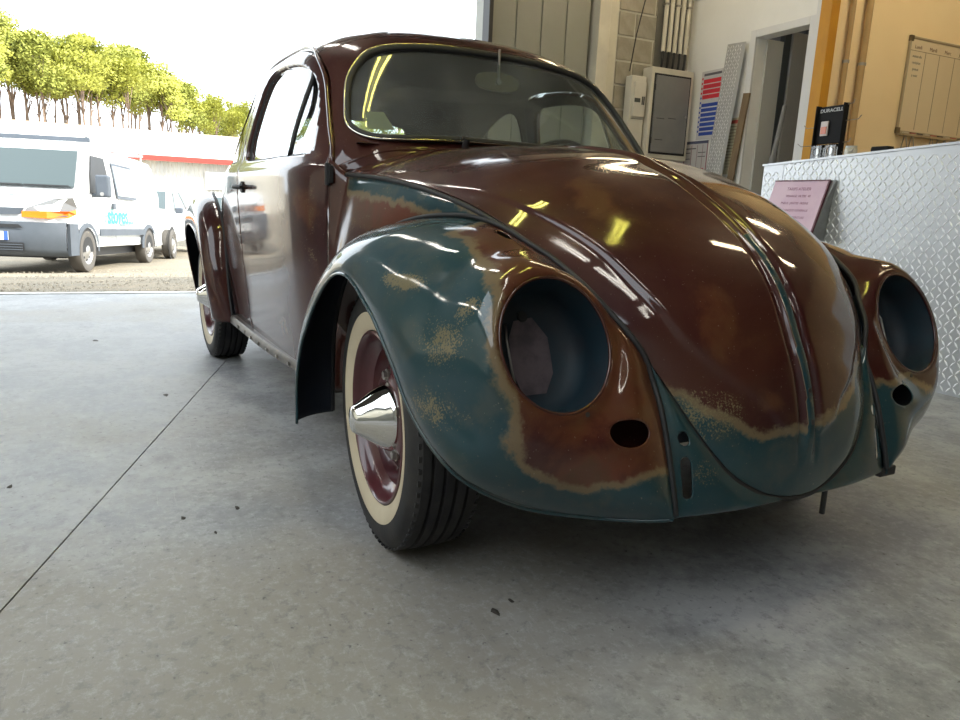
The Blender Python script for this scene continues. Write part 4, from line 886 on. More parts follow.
for x in (-.075, .045):
    c_ = bev(BX((x-.055, x+.055, -.01, .02, .0, .115)).build('clear_tray', glass_mat('tray_plastic', (.55, .55, .53), 1.5, .1), rk), .01)
    mb = MB(); mb.tube([(x+.03*math.cos(a), -.012, .06+.035*math.sin(a)) for a in np.linspace(0, 2*math.pi, 17)[:-1]], .003, 6, True); mb.build('tray_ring', M['bolt'], c_, True)
BX((-.135, .105, .005, .045, -.005, .012)).build('base', BLKP, rk); BX((.098, .106, .0, .04, .0, .44)).build('side_bar', BLKP, rk); BX((-.136, -.128, .0, .04, .0, .44)).build('side_bar', BLKP, rk)
for i, (z, s, l) in enumerate(((.43, 1, .09), (.30, 1, .16), (.13, 1, .10), (.05, 1, .14), (.27, -1, .08), (.12, -1, .12))):
    x0 = .105 if s > 0 else -.135; mb = MB(); mb.tube([(x0, .03, z), (x0+s*l*.8, .0, z-.005), (x0+s*l, -.01, z+.02)], .0032, 6); mb.build('wire_hook', M['bolt'], rk, True)
for (p, w_, h_, lb) in ((-1.42, .07, .055, 'small white jar on the counter right of the battery rack'),):
    o = empty('small_jar', W3(p, CQ+.12, zc+.035), BA, lb, 'jar'); mb = MB(); mb.lathe([(.001, 0), (w_/2, 0), (w_/2, h_*.7), (w_/2*.85, h_*.8), (.001, h_*.8)], 'z', 20); mb.build('body', M['white_plastic'], o, angle=40)
    mb = MB(); mb.lathe([(.001, h_*.8), (w_/2*.9, h_*.8), (w_/2*.9, h_), (.001, h_)], 'z', 20); mb.build('lid', nmat('pale_plastic', (.5, .5, .5)), o, angle=40)
ob = empty('dark_box', W3(-1.20, CQ+.10, zc+.048), BA, 'flat dark box on the counter below the whiteboard', 'box'); bev(BX((-.06, .05, -.02, .03, 0, .022)).build('body', BLKP, ob), .004); BX((-.055, .045, -.0205, .0305, .022, .026)).build('lid', BLKP, ob)

rk.scale = (.92, .92, .72)
# ---- pink sign on a wedge bracket, fixed to the counter front
sg = empty('pink_sign', W3(-1.58, CQ-.009, .715), BA, 'pink lettered sign on a grey wedge fixed to the checker plate counter', 'sign')
wz = .36
V = [(-.235, 0, 0), (.165, 0, 0), (.165, -.12, 0), (-.235, -.12, 0), (-.215, 0, wz), (.20, 0, wz), (.20, -.010, wz), (-.215, -.010, wz)]
mesh('wedge', V, [(0, 3, 2, 1), (4, 5, 6, 7), (3, 2, 6, 7)[::-1], (1, 2, 6, 5)[::-1], (0, 4, 7, 3)[::-1], (0, 1, 5, 4)], rough_mat('galvanised', (.30, .31, .31), (.24, .25, .25), 14, .45, .1, metal=.4), sg)
tl = math.atan2(.11, wz); n_ = Vector((0, -math.cos(tl), -math.sin(tl)*-1)); up = Vector((0, math.sin(tl), math.cos(tl)))
n_ = Vector((1, 0, 0)).cross(up)
f4 = frame4(Vector((-.03, -.066, wz/2)), Vector((1, 0, 0)), up, n_)
m = MB(); hw, hh = .205, wz/2+.006; m.box((0, 0, .006), (2*hw, 2*hh, .006)); o = m.build('sign_plate', rough_mat('pink_print', (.55, .36, .46), (.62, .44, .52), 5, .45, 0), sg); o.data.transform(f4)
m = MB()
m.box((hw-.004, 0, .008), (.010, 2*hh, .012)); m.box((0, hh-.003, .008), (2*hw, .007, .010)); o = m.build('sign_frame', nmat('dark_maroon', (.10, .015, .03), .5), sg); o.data.transform(f4)
INK = nmat('maroon_ink', (.20, .06, .11), .5)
for i, (t, sz) in enumerate((('TARIFS ATELIER', .026), ('VIDANGE  FILTRE  49', .020), ('PNEUS  JANTES  FREINS', .020), ('MECANIQUE GENERALE', .020), ('CARROSSERIE PEINTURE', .020), ('REVISION COMPLETE', .018), ('ENTRETIEN  CONTROLE', .018))):
    text('sign_lettering', t, sz, INK, f4 @ Matrix.Translation((.01*(i % 2), hh*(.70-.24*i), .0095)), sg, .0003)

# ---- whiteboard on the orange wall (faces +p)
wbd = empty('whiteboard', W3(-3.095, 5.24, 1.70), BA, 'whiteboard ruled into columns with a marker tray on the orange wall', 'whiteboard')
BX((0, .012, 0, 1.25, 0, .80)).build('board', rough_mat('board_face', (.72, .62, .45), (.68, .58, .41), 1, .35, 0), wbd)
fr = rough_mat('board_frame', (.42, .36, .25), (.38, .32, .22), 2, .4, 0, metal=.3)
bev(BX((0, .022, -.02, 0, -.02, .82), (0, .022, 1.25, 1.27, -.02, .82), (0, .022, 0, 1.25, .80, .82), (0, .022, 0, 1.25, -.02, 0)).build('board_frame', fr, wbd), .003)
for (y, z) in ((-.01, .80), (-.01, .0), (1.26, .8), (1.26, 0)): bev(BX((0, .026, y-.016, y+.03, z-.025, z+.025)).build('corner_cap', rough_mat('brown_plastic', (.14, .10, .05), (.12, .09, .045), 3, .5, 0), wbd), .004)
for y in (.22, .42, .64, .86, 1.06): BX((.012, .0135, y, y+.004, .02, .70)).build('column_line', nmat('grey_ink', (.20, .16, .10), .6), wbd)
BX((.012, .0135, .01, 1.24, .700, .704)).build('heading_line', nmat('grey_ink', (.2, .2, .2)), wbd)
RYZ = Matrix(((0, 0, 1, .0135), (1, 0, 0, 0), (0, 1, 0, 0), (0, 0, 0, 1)))
for i, t in enumerate(('Lundi', 'Mardi', 'Merc', 'Jeudi', 'Vend')): text('board_heading', t, .045, nmat('brown_ink', (.16, .08, .05), .6), Matrix.Translation((0, .11+.21*i, .735)) @ RYZ, wbd)
for i in range(4): text('board_note', ['notes du', 'revision', 'pneus', 'a voir'][i], .036, nmat('grey_blue_ink', (.13, .15, .14), .6), Matrix.Translation((0, .11, .655-.055*i)) @ RYZ, wbd)
tr_ = bev(BX((0, .06, 0, 1.25, -.045, -.025)).build('marker_tray', fr, wbd), .003)
for i in range(12): mb = MB(); y = .05+i*.1; mb.cyl((.035, y, -.018), (.035, y+.07, -.018), .009, 8); mb.build('marker_pen', nmat(['pen_white', 'pen_red', 'pen_dark'][i % 3], [(.55, .5, .42), (.3, .08, .06), (.06, .05, .05)][i % 3], .4), tr_, angle=40)
for i, y in enumerate((.04, .14, .42, .52, .62)): mb = MB(); mb.tube([(.05, y+.02, -.03), (.06, y-.03, -.20), (.065, y-.05, -.24)], .005, 6); mb.tube([(.05, y+.03, -.03), (.06, y+.08, -.22)], .004, 6); mb.build('wire_hanger', M['bolt'], tr_, True)

# ---- ceiling lamps: twin tubes
TM = nmat('tube_glow', (.9, .9, .8), .5, emit=(1.0, .95, .86), estr=TUBE*.72)
TY = nmat('yellow_tube', (.9, .9, .7), .5, emit=(1.0, .93, .22), estr=TUBE*.8); TW = nmat('warm_tube', (.9, .9, .7), .5, emit=(1.0, .80, .50), estr=TUBE*1.45)
LAMPS = [(p, -.78, 'middle', 0) for p in (-4.3, -2.7, .7, 2.3, 4.0)]+[(-.80, -.62, 'yellow', -70)]+[(-1.75, 4.95, 'office', 90), (.25, 3.0, 'office', 90), (.3, 4.8, 'office', 90)]+[(-3.6, 3.1, 'corner', 90), (-4.2, 5.15, 'store', 0)]+[(p, -4.5, 'left wall', 0) for p in (-3.9, -2.35, -.8)]  # corner and store lamps are unseen, added to brighten those two spots
for i, (p, q, rw, an) in enumerate(LAMPS):
    o = empty('ceiling_lamp', W3(p, q, H-.30), BA+math.radians(an), 'yellow twin tube lamp above, mirrored in the windscreen' if rw == 'yellow' else 'twin tube lamp added above the white wall corner to brighten it, out of view' if rw == 'corner' else 'unseen twin tube lamp added to brighten the small store behind the doorway' if rw == 'store' else 'twin tube ceiling lamp in the %s row, out of view above' % rw, 'lamp', 'twin tube lamps, %s row' % rw)
    bev(BX((-.62, .62, -.09, .09, .03, .09)).build('housing', nmat('lamp_white', (.7, .7, .68), .4), o), .004)
    for s in (-1, 1):
        m = MB(); m.cyl((-.59, .05*s, 0), (.59, .05*s, 0), .014, 10); m.build('tube', TY if rw == 'yellow' else TW if rw in ('office', 'corner') else TM, o, True)
        for e in (-1, 1): m = MB(); m.box((.60*e, .05*s, .01), (.02, .035, .05)); m.build('end_cap', nmat('lamp_white', (.7, .7, .7)), o)
    for e in (-.4, .4): m = MB(); m.cyl((e, 0, .09), (e, 0, .30), .004, 6); m.build('hanger', M['bolt'], o)

for (p, q, an, lb) in ((.26, .32, -39.5, 'twin yellow tube lamp hung low, mirrored in the middle of the hood'),):
    o = empty('hanging_lamp', W3(p, q, 3.2), BA+math.radians(an), lb, 'lamp'); bev(BX((-.52, .52, -.09, .09, .03, .08)).build('housing', nmat('lamp_white', (.7, .7, .68)), o), .004)
    for s in (-1, 1):
        m = MB(); m.cyl((-.48, .045*s, 0), (.48, .045*s, 0), .019, 10); m.build('tube', nmat('yellow_tube_glow', (.9, .9, .4), .5, emit=(1.0, .93, .16), estr=TUBE*.35), o, True)
    for e in (-.4, .4): m = MB(); m.cyl((e, 0, .08), (e, 0, 1.1), .004, 6); m.build('hanger', M['bolt'], o)

# ---- bits on the floor
for i, (x, y, s, lb) in enumerate(((-.308, -1.112, .009, 'thin dark sliver on the floor between the joint and the front wheel'), (-.319, -.973, .010, 'small dark flake nearest the lower tip of the front fender'), (-.189, -1.05, .007, 'tiny dark crumb on the bare floor left of the front tyre'), (.424, -.589, .011, 'larger dark crumb on the floor in the shade before the car'), (.40, -.535, .008, 'smaller dark crumb just right of the larger one before the car'), (-2.93, -1.25, .026, 'dark scrap on the floor furthest towards the opening'), (-.707, -1.518, .013, 'dark smear of dirt at the left edge of the floor beyond the joint'), (-1.60, -1.02, .018, 'dark fleck on the floor beside the joint line'))):
    m = MB(); k = 7; pts = [(x+s*random.uniform(.6, 1.2)*math.cos(6.283*j/k)*1.5, y+s*random.uniform(.6, 1.2)*math.sin(6.283*j/k)*.7) for j in range(k)]
    m.add([(a, b, .0005) for a, b in pts]+[(x, y, .004)], [(j, (j+1) % k, k) for j in range(k)]); o = m.build('floor_debris', nmat('debris', (.03, .025, .02), .8)); tag(o, lb, 'debris')
#ROOMEND

# ================================================================== THE YARD OUTSIDE
def gz(x):
    """ground height beyond the threshold"""
    return float(np.interp(-x, [4.95, 7, 11.2, 14, 17, 24, 200], [-.02, -.14, -.431, -.543, -.60, -.62, -.62]))
gm = nmat('sandy_gravel', rough=.95, spec=.1); g = G(gm); v = g.coord()
c = g.mix(g.step(g.noise(v, .8, 6, .6), .35, .65), (.34, .29, .22), (.26, .235, .19)); c = g.mix(g.step(g.noise(v, 45, 4, .7), .42, .60), g.mix(.5, c, (.12, .10, .075)), c)
g.l(c, g.b.inputs['Base Color']); g.bump(g.noise(v, 45, 3), .6, .02)
xs = [-4.95, -5.5, -6, -7, -8, -9, -10, -11.2, -12.5, -14, -15.5, -17, -20, -24, -35, -60, -160]
V = []; ys = [-60, -30, -12, -6, -3, 0, 3, 6, 12, 30, 60]
for x in xs:
    for y in ys: V.append(((x-.07*y if x > -6 else x-.07*y*max(0, (x+9)/3) if x > -9 else x), y, gz(x)+.012*math.sin(x*3+y*2)*(x < -6)))
n = len(ys); gr = mesh('ground', V, [(i*n+j, i*n+j+1, (i+1)*n+j+1, (i+1)*n+j) for i in range(len(xs)-1) for j in range(n-1)], gm, None, True); gr['kind'] = 'structure'
mb = MB(); rnd = random.Random(3)
for i in range(3200):
    d_ = rnd.random()**1.6; x = -5.05-d_*6.5; y = rnd.uniform(-3.4, .3)*(1+.1*d_); r_ = rnd.uniform(.006, .017); z = gz(x)+.012*math.sin(x*3+y*2)*(x < -6)
    a = rnd.random()*6; k = 5; P = [(x-.07*y*(x > -6)+r_*1.3*math.cos(a+6.283*j/k), y+r_*math.sin(a+6.283*j/k), z-.002) for j in range(k)]
    mb.add(P+[(P[0][0]*.5+P[2][0]*.5, P[0][1]*.5+P[2][1]*.5, z+r_*.9)], [(j, (j+1) % k, k) for j in range(k)])
o = mb.build('gravel', rough_mat('gravel_stones', (.42, .37, .29), (.18, .15, .11), 25, .9, 0)); tag(o, 'loose sandy gravel scattered over the yard beyond the threshold', 'gravel', kind='stuff')

# ---- the low building across the yard
CORR = rough_mat('pale_corrugated_wall', (.62, .60, .55), (.54, .53, .50), 1, .6, 0); ROOF = rough_mat('pale_roof', (.78, .73, .64), (.72, .68, .60), .6, .7, 0)
bl = empty('low_building', W3(-31, 0, -.62), BA, 'long low industrial building with pale roof and red gutter across the yard', 'building')
m = MB(); Q = np.arange(-12, 26, .16); V = []
for q in Q: V += [(0, q, 0), (0, q, 2.72), (-.06, q+.05, 0), (-.06, q+.05, 2.72), (-.06, q+.11, 0), (-.06, q+.11, 2.72)]
k = len(V)//2; m.add(V, [(2*i, 2*i+2, 2*i+3, 2*i+1) for i in range(k-1)]); m.build('corrugated_wall', CORR, bl)
BX((-18, -.1, -16, 26.1, 0, 2.7)).build('wall', CORR, bl)
BX((.05, .75, -16, -1.6, 0, 2.72)).build('front_annexe', rough_mat('cream_render', (.75, .70, .60), (.70, .66, .57), 1, .8, 0), bl)
mb = MB(); mb.add([(.35, -16.3, 2.80), (.35, 26.3, 2.80), (-13, 26.3, 4.62), (-13, -16.3, 4.62), (.35, -16.3, 2.72), (.35, 26.3, 2.72), (-13, 26.3, 4.52), (-13, -16.3, 4.52)], [(0, 1, 2, 3), (7, 6, 5, 4), (0, 4, 5, 1), (1, 5, 6, 2), (2, 6, 7, 3), (3, 7, 4, 0)]); mb.build('roof', ROOF, bl)
BX((.35, .45, -2.2, 26.3, 2.66, 2.86)).build('gutter', nmat('red_gutter', (.45, .05, .035), .4), bl); BX((.35, .45, -16.3, -2.2, 2.70, 2.82)).build('gutter', nmat('pale_gutter', (.6, .5, .4), .4), bl)
for q in (6, 14): BX((.01, .05, q, q+2.6, 0, 2.3)).build('roller_door', rough_mat('pale_blue_door', (.5, .55, .58), (.46, .5, .54), 1, .5, 0), bl)
BX((-13.2, -12.8, -16.3, 26.3, 4.56, 4.74)).build('ridge_cap', rough_mat('ridge_tan', (.55, .42, .30), (.5, .4, .3), 1, .7, 0), bl)
BX((.012, .06, 1.4, 3.4, 1.65, 2.35)).build('wall_sign', nmat('sign_white', (.8, .8, .8), .5), bl)

# ---- pines
LEAF = [rough_mat('pine_needles_%s' % n, a, b, 2.5, .8, 0) for n, a, b in (('bright', (.50, .49, .09), (.30, .31, .055)), ('olive', (.34, .35, .065), (.20, .22, .04)))]
BARK = rough_mat('pine_bark', (.30, .21, .15), (.18, .13, .10), 3, .9, 0)
def pine_variant(seed):
    r = random.Random(seed); hgt = 16.0; lean = r.uniform(-.6, .6); tr = MB(); cr_ = MB(); P = []
    for i in range(9): t = i/8; P.append((lean*t*t+.15*math.sin(t*5+seed), .4*math.sin(t*3+seed*2)*t, hgt*.86*t))
    tr.tube(P, .2, 7, rs=[.20*(1-.72*i/8) for i in range(9)])
    blobs = []
    for i in range(r.randint(8, 11)):
        z = hgt*r.uniform(.70, .98); rad = (2.3 if z < hgt*.88 else 1.9)*r.uniform(.5, 1.0); a = r.random()*6.283; d = r.uniform(.2, 1.0)*2.4*(1-.75*max(0, (z/hgt-.7)/.3))
        cx, cy = lean*.7+d*math.cos(a), d*math.sin(a); blobs.append((cx, cy, z, rad)); base = P[min(8, int(z*.80/(hgt*.86)*8))]
        tr.tube([base, ((base[0]+cx)/2, (base[1]+cy)/2, (base[2]+z)/2+.1), (cx, cy, z-.1)], .05, 5, rs=[.07, .05, .02])
    for cx, cy, z, rad in blobs:
        for k in range(int(170*rad)):
            u = r.random()*6.283; w_ = r.uniform(-1, 1); q = rad*r.random()**.4; s_ = math.sqrt(1-w_*w_); p = Vector((cx+q*s_*math.cos(u), cy+q*s_*math.sin(u), z+.55*q*w_))
            d1 = Vector((r.gauss(0, 1), r.gauss(0, 1), r.gauss(.5, .6))).normalized(); d2 = d1.orthogonal().normalized(); L = r.uniform(.22, .42)
            cr_.add([p-d2*L*.35, p+d2*L*.35, p+d1*L], [(0, 1, 2)])
    return tr, cr_
VAR = []
for sdn in (1, 2, 3, 4):
    t_, c_ = pine_variant(sdn*7); root = empty('pine_tree', (-70, 0, -50)); a = t_.build('trunk', BARK, root, True); b = c_.build('crown', LEAF[sdn % 2], root); VAR.append((root, a, b))
def pine_at(px, D, hpx, k, label):
    u = (px-480)/FOC; hd = _f+_r2*u; p = Vector(CAM_P)+hd*D          # along the sight line at the horizon, D metres deep
    return p
rnd = random.Random(11); used = set(); kx = 0
SPOTS = []; hzs = []
for i in range(84):
    t = i/59; px = (-60+330*t if i < 60 else 276+(i-60)*17)+rnd.uniform(-4, 4); top = np.interp(px, [-60, 0, 30, 60, 85, 100, 125, 150, 185, 200, 215, 240, 275], [8, 16, 20, 38, 46, 42, 44, 56, 68, 86, 90, 97, 102])
    hz = 207+.0457*(px-480)-19; D = rnd.uniform(.90, 1.15)*14.5*FOC/((hz-top)*1.0); SPOTS.append((px, D, rnd.uniform(.90, 1.0))); hzs.append(hz-top)
names = ['pine tree with yellow-green crown in the row beyond the low building']
for i, (px, D, sc) in enumerate(SPOTS):
    v_ = VAR[i % 4]
    if i < 4: root, a, b = v_
    else:
        root = v_[0].copy(); link(root); a = v_[1].copy(); b = v_[2].copy(); link(a, root); link(b, root)
    p = pine_at(px, D, 0, i, ''); root.location = (p.x, p.y, -.7); root.rotation_euler = (0, 0, rnd.random()*6.28); sc *= (D*(hzs[i]+2)/FOC)/13.9; root.scale = (sc*.95, sc*.95, sc)
    tag(root, names[0], 'tree', 'pine trees beyond the low building')

# ---- vehicles
VWHITE = nmat('van_white', (.80, .81, .82), .25, coat=.6); VDARK = rough_mat('grey_bumper_plastic', (.10, .115, .14), (.085, .10, .12), 4, .55, 0); VGL = nmat('van_glass', (.055, .075, .078), .15, spec=.4); VBLK = nmat('van_black', (.02, .02, .022), .5)
ALLOY = nmat('wheel_trim_silver', (.42, .41, .40), .35, .6); VT = nmat('dusty_tyre', (.11, .10, .09), .8)
def side_loft(prof, wfun, n=13, capmat=None):
    """prof: closed side outline (x,z) anticlockwise seen from the left; wfun(x,z)->half width; rounded towards the sides"""
    P = np.array(prof); c_ = P.mean(0); V = []; F = []; S = np.linspace(-1, 1, n); S = np.sign(S)*(1-(1-np.abs(S))**1.6)
    for s_ in S:
        k = 1-.035*max(0, (abs(s_)-.72)/.28)**2
        for x, z in P: V.append((c_[0]+(x-c_[0])*k, s_*wfun(x, z), c_[1]+(z-c_[1])*k))
    m = len(P)
    for i in range(n-1): F += [(i*m+j, i*m+(j+1) % m, (i+1)*m+(j+1) % m, (i+1)*m+j) for j in range(m)]
    F += [tuple(range(m-1, -1, -1)), tuple((n-1)*m+j for j in range(m))]; return V, F
def road_wheel(parent, x, y, r, side):
    w_ = empty('wheel', (x, y, r), 0, parent=parent); m = MB()
    m.lathe([(r*.62, .085*side), (r*.80, .10*side), (r*.95, .09*side), (r, .06*side), (r, -.07*side), (r*.9, -.1*side), (r*.6, -.09*side)], 'y', 32); m.build('tyre', VT, w_, angle=50)
    m = MB(); m.lathe([(r*.63, .085*side), (r*.60, .07*side), (r*.50, .05*side), (r*.30, .075*side), (r*.22, .095*side), (.001, .095*side)], 'y', 32); m.build('wheel_trim', ALLOY, w_, angle=40)
    for i in range(8): a = 6.283*i/8; m = MB(); m.cyl((r*.42*math.cos(a), .05*side, r*.42*math.sin(a)), (r*.42*math.cos(a), .067*side, r*.42*math.sin(a)), r*.055, 8); m.build('trim_slot', VBLK, w_)
    return w_
vd = Vector((2.875, -1.096, 0)).normalized(); vl = Vector((-vd.y, vd.x, 0))
vc = Vector((-11.18, -1.235, 0))-vl*.86; vyaw = math.atan2(vd.y, vd.x)
van = empty('white_van', (vc.x, vc.y, -.431), 0, 'white delivery van with turquoise lettering and roof rack parked outside', 'van')
slope = math.atan2(.112, 3.077); van.rotation_euler = (0, -slope, vyaw)
vp = [(.82, .34), (.86, .50), (.85, .78), (.80, .95), (.62, 1.06), (.10, 1.19), (-.02, 1.24), (-.28, 1.58), (-.52, 1.86), (-.70, 1.935), (-1.4, 1.965), (-3.0, 1.965), (-3.75, 1.94), (-3.90, 1.86), (-3.96, 1.3), (-3.98, .5), (-3.92, .34)]
vw = lambda x, z: (.95-.15*max(0, (z-1.05)/.9)**1.5)-.16*max(0, (x-.25)/.6)**2
body_ = [(x, z) for x, z in vp]; V, F = side_loft(body_, vw, 15); vb = mesh('body', V, F, VWHITE, van, False, angle=None); vb.data.polygons.foreach_set('use_smooth', [True]*len(vb.data.polygons)); vb.data.set_sharp_from_angle(angle=math.radians(32))
def quad_on(name, pts, mat, parent, off, thick=.012):
    """plate lying on the van: pts (x,y,z) + offset direction"""
    m = MB(); o_ = Vector(off); A_ = [Vector(p)+o_*.004 for p in pts]; B_ = [Vector(p)+o_*thick for p in pts]; k = len(A_)
    m.add(A_+B_, [tuple(range(k-1, -1, -1)), tuple(range(k, 2*k))]+[(i, (i+1) % k, k+(i+1) % k, k+i) for i in range(k)]); return m.build(name, mat, parent)
# windscreen, side windows, doors
nW = Vector((.80, 0, .60)); wp = lambda y, t: (-.0-.50*t*1.0-.01, y, 1.255+.60*t)
quad_on('windscreen', [wp(-.80, .02), wp(.80, .02), wp(.70, .96), wp(-.70, .96)], VGL, van, nW, .03)
mb = MB(); mb.box((.03, -.30, 1.285), (.03, .75, .02)); mb.box((.03, .42, 1.285), (.03, .62, .02)); mb.build('wiper', VBLK, van)
for s_ in (-1, 1):
    sy = lambda x, z: (x, s_*(vw(x, z)+.0), z); off = (0, s_, 0)
    quad_on('cab_window', [sy(-.20, 1.20), sy(-.36, 1.50), sy(-.58, 1.80), sy(-1.12, 1.80), sy(-1.12, 1.22)], VGL if s_ < 0 else VBLK, van, off, .016)
    quad_on('side_window', [sy(-1.42, 1.17), sy(-1.42, 1.76), sy(-2.42, 1.76), sy(-2.42, 1.17)], VDARK, van, off, .014)
    quad_on('side_pane', [sy(-1.47, 1.22), sy(-1.47, 1.71), sy(-2.37, 1.71), sy(-2.37, 1.22)], nmat('pale_pane', (.62, .68, .68), .15), van, off, .020)
    quad_on('rub_strip', [sy(-.50, .55), sy(-.50, .66), sy(-2.75, .66), sy(-2.75, .55)], VDARK, van, off, .022)
    for x in (-1.27, -2.60): quad_on('door_gap', [sy(x, .40), sy(x, 1.84), sy(x-.012, 1.84), sy(x-.012, .40)], VDARK, van, off, .005)
    quad_on('door_handle', [sy(-1.12, .98), sy(-1.12, 1.08), sy(-1.24, 1.08), sy(-1.24, .98)], VDARK, van, off, .03)
    for x in (0, -3.08):      # dark arches
        m = MB(); arch = [(x+.44*math.cos(a), .33+.42*math.sin(a)) for a in np.linspace(-.05, math.pi+.05, 17)]; arch2 = [(x+.37*math.cos(a), .33+.35*math.sin(a)) for a in np.linspace(-.05, math.pi+.05, 17)]
        V = []; 
        for (a, b), (c_, d_) in zip(arch, arch2): V += [(a, s_*(vw(a, b)+.018), b), (c_, s_*(vw(c_, d_)+.022), d_)]
        V2 = [(a, s_*(abs(b)-.02), c_) for a, b, c_ in V]; n2 = len(V); m.add(V+V2, [(2*i, 2*i+1, 2*i+3, 2*i+2) for i in range(16)]+[(2*i, 2*i+2, n2+2*i+2, n2+2*i) for i in range(16)]); m.build('wheel_arch', VDARK, van, angle=40)
        m = MB(); k = len(arch2); m.add([(a, s_*(vw(a, b)+.006), b) for a, b in arch2], [tuple(range(k))]); m.build('arch_opening', VBLK, van)
        road_wheel(van, x, s_*.865, .325, s_)
    # mirror, headlight, fog lamp
    m = MB(); m.box((-.34, s_*1.10, 1.32), (.14, .20, .34)); m.box((-.34, s_*.98, 1.18), (.08, .16, .06)); mr = bev(m.build('door_mirror', VDARK, van), .03, 3)
    m = MB(); m.cyl((-.30, s_*1.10, 1.20), (-.262, s_*1.10, 1.20), .03, 12); m.build('mirror_lens', ALLOY, mr)
    hl = [(.868, s_*.42, .80), (.80, s_*.72, .80), (.60, s_*.91, .82), (.34, s_*.955, .95), (.42, s_*.93, 1.10), (.62, s_*.76, 1.075), (.80, s_*.46, .93)]
    h_ = quad_on('headlight', [(a+.01, b, c_) for a, b, c_ in hl], nmat('headlamp_glass', (.13, .13, .13), .2, coat=.5), van, (.75, s_*.5, .2), .03)
    quad_on('indicator', [(.885, s_*.42, .80), (.83, s_*.72, .79), (.60, s_*.93, .81), (.42, s_*.96, .86), (.42, s_*.96, .93), (.60, s_*.93, .90), (.83, s_*.72, .89), (.88, s_*.42, .88)], nmat('amber_lens', (.85, .22, .02), .2), h_, (.75, s_*.5, .1), .045)
    m = MB(); m.cyl((.84, s_*.62, .50), (.885, s_*.63, .50), .065, 16); m.build('fog_lamp', VBLK, van, angle=40)
# bumper, grille, plate
m = MB(); V = []
for y in np.linspace(-1, 1, 15):
    yy = y*.945; xx = .90-.17*abs(y)**4; back = -.36 if abs(y) > .93 else -.30
    for dx, z in ((-.12, .70), (0, .74), (.03, .60), (.03, .36), (-.04, .27), (-.25, .25)): V.append((xx+dx-.0, yy, z))
k = 6; m.add(V, [(i*k+j, i*k+j+1, (i+1)*k+j+1, (i+1)*k+j) for i in range(14) for j in range(k-1)])
for s_ in (-1, 1): m.box((.50, s_*.935, .50), (.30, .05, .46))
m.build('bumper', VDARK, van, angle=50)
quad_on('lower_grille', [(.93, -.45, .33), (.93, .45, .33), (.93, .45, .45), (.93, -.45, .45)], VBLK, van, (1, 0, 0), .012)
for i in range(3): quad_on('grille_slat', [(.945, -.44, .345+.035*i), (.945, .44, .345+.035*i), (.945, .44, .355+.035*i), (.945, -.44, .355+.035*i)], VDARK, van, (1, 0, 0), .01)
quad_on('intake', [(.93, -.35, .655), (.93, .45, .655), (.93, .40, .70), (.93, -.35, .70)], VBLK, van, (1, 0, 0), .012)
quad_on('upper_grille', [(.865, -.38, .80), (.865, .40, .84), (.86, .46, .93), (.86, -.46, .93), (.87, -.40, .80)], VDARK, van, (1, 0, 0), .022)
pt = quad_on('number_plate', [(.935, -.26, .48), (.935, .26, .48), (.935, .26, .60), (.935, -.26, .60)], nmat('plate_white', (.8, .8, .8), .4), van, (1, 0, 0), .02)
quad_on('plate_band', [(.952, .21, .48), (.952, .262, .48), (.952, .262, .60), (.952, .21, .60)], nmat('plate_blue', (.04, .12, .55), .4), pt, (1, 0, 0), .007)
RF = Matrix(((0, 0, 1, .957), (1, 0, 0, -.04), (0, 1, 0, .54), (0, 0, 0, 1))); text('plate_number', '74 PQ1', .105, VBLK, RF, pt, bold=True)
TQ = nmat('turquoise_ink', (.05, .52, .50), .5)
RS2 = Matrix(((-1, 0, 0, -1.50), (0, 0, 1, .963), (0, 1, 0, .87), (0, 0, 0, 1))); text('van_lettering', 'stores...', .40, TQ, RS2, van, .002, True)
RS3 = Matrix(((-1, 0, 0, -1.95), (0, 0, 1, .963), (0, 1, 0, .74), (0, 0, 0, 1))); text('van_lettering', 'fermetures', .11, nmat('grey_print', (.35, .4, .42), .5), RS3, van, .002)
RS4 = Matrix(((-1, 0, 0, -1.75), (0, 0, 1, .963), (0, 1, 0, .46), (0, 0, 0, 1))); text('van_lettering', 'volets portails', .10, nmat('grey_print', (.35, .4, .42), .5), RS4, van, .002)
text('bonnet_lettering', 'stores', .13, TQ, frame4(Vector((.50, .05, 1.118)), Vector((0, 1, 0)), Vector((-.97, 0, .26)), Vector((.26, 0, .97))), van, .002, True)
m = MB(); m.box((-1.6, 0, .30), (4.0, 1.5, .16)); m.build('underbody', VBLK, van)
# seats and wheel seen through the screen are hidden by the pale reflections; roof rack
rkv = MB()
for s_ in (-1, 1):
    rkv.tube([(-.85, s_*.70, 2.10), (-.95, s_*.70, 2.17), (-3.6, s_*.70, 2.17), (-3.7, s_*.70, 2.10)], .02, 6); rkv.tube([(-.85, s_*.70, 2.06), (-3.7, s_*.70, 2.06)], .018, 6)
    for x in (-.95, -1.8, -2.7, -3.6): rkv.cyl((x, s_*.70, 1.93), (x, s_*.70, 2.17), .015, 6)
for x in (-.9, -1.5, -2.1, -2.7, -3.3, -3.65): rkv.tube([(x, -.70, 2.06), (x, .70, 2.06)], .018, 6)
rkv.build('roof_rack', rough_mat('aluminium_rack', (.5, .5, .48), (.42, .42, .4), 4, .4, 0, metal=.3), van, angle=40)
m = MB(); m.box((-.86, 0, 2.06), (.05, 1.5, .07)); bev(m.build('rack_deflector', VDARK, van), .01)
for s_ in (-1, 1): m = MB(); m.tube([(-1.0, s_*.2+.1, 2.10), (-3.5, s_*.2+.1, 2.10)], .022, 6); m.build('ladder_rail', ALLOY, van, True)

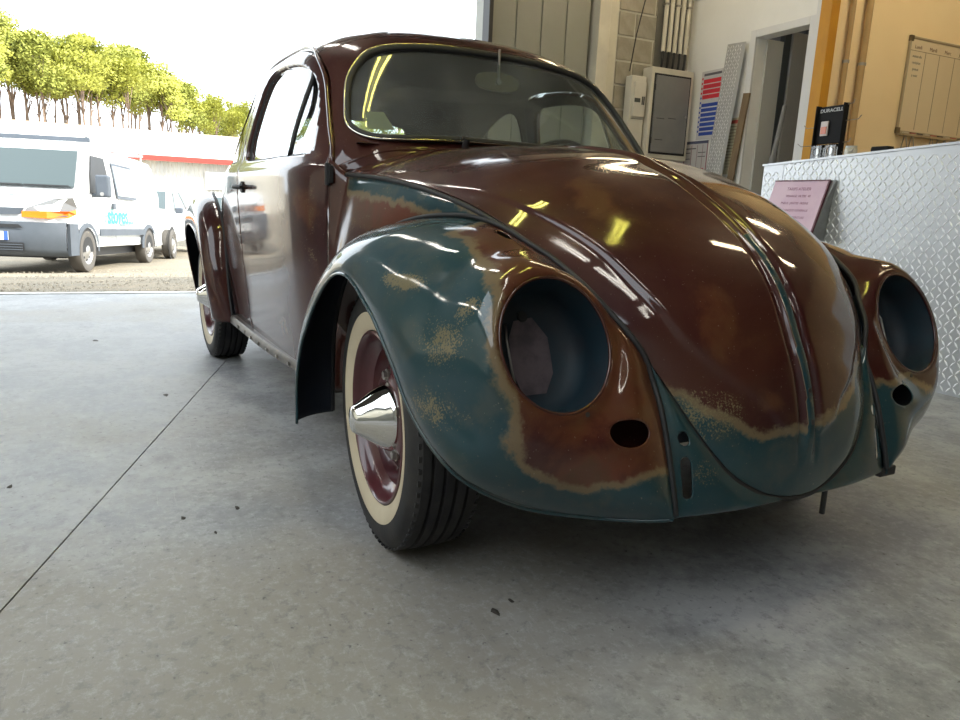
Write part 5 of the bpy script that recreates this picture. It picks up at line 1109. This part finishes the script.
def hatchback(name, loc, yaw, scale, label, colr):
    o = empty(name, loc, yaw, label, 'car'); o.scale = (scale,)*3
    pr = [(.72, .28), (.78, .42), (.74, .66), (.60, .80), (.0, .93), (-.15, .98), (-.75, 1.36), (-1.0, 1.44), (-2.0, 1.46), (-2.7, 1.38), (-3.05, 1.0), (-3.12, .6), (-3.08, .28)]
    wf = lambda x, z: (.84-.22*max(0, (z-.95)/.5))-.14*max(0, (x-.1)/.6)**2-.06*max(0, (-2.5-x)/.6)
    V, F = side_loft(pr, wf, 13); b_ = mesh('body', V, F, colr, o, True, angle=35)
    quad_on('windscreen', [(-.20, -.68, 1.0), (-.20, .68, 1.0), (-.74, .58, 1.35), (-.74, -.58, 1.35)], VGL, o, (.55, 0, .83), .02)
    for s_ in (-1, 1):
        sy = lambda x, z: (x, s_*wf(x, z), z)
        quad_on('front_window', [sy(-.35, .99), sy(-.92, 1.34), sy(-1.45, 1.36), sy(-1.45, .99)], VGL, o, (0, s_, 0), .014); quad_on('rear_window', [sy(-1.52, .99), sy(-1.52, 1.36), sy(-2.2, 1.33), sy(-2.35, 1.0)], VGL, o, (0, s_, 0), .014)
        m = MB(); m.box((-.42, s_*.90, .98), (.12, .14, .12)); bev(m.build('door_mirror', VDARK, o), .02)
        quad_on('headlight', [(.77, s_*.40, .60), (.68, s_*.72, .62), (.50, s_*.74, .74), (.72, s_*.42, .70)], nmat('lamp_glass', (.7, .7, .7)), o, (.8, s_*.4, .3), .02)
        for x in (0, -2.45):
            m = MB(); m.add([(x+.36*math.cos(a), s_*(.848-.02*(x > -1)), .30+.36*math.sin(a)) for a in np.linspace(0, 6.283, 25)[:-1]], [tuple(range(24))]); m.build('arch_opening', VBLK, o)
            road_wheel(o, x, s_*.77, .30, s_)
    m = MB(); m.box((.74, 0, .40), (.12, 1.3, .16)); bev(m.build('bumper', VDARK, o), .02); m = MB(); m.box((.765, 0, .60), (.05, .5, .09)); m.build('grille', VBLK, o)
    return o
# second row: a white hatchback right behind the van, another further back
hatchback('parked_hatchback', (-15.9, -.28, -.585), vyaw+.05, 1.05, 'white hatchback parked right behind the white van', VWHITE)
hatchback('parked_hatchback', (-20.0, 2.55, -.61), vyaw+.0, 1.0, 'white hatchback furthest back, half hidden by the vintage car', nmat('silver_white', (.74, .75, .76), .25, coat=.5))
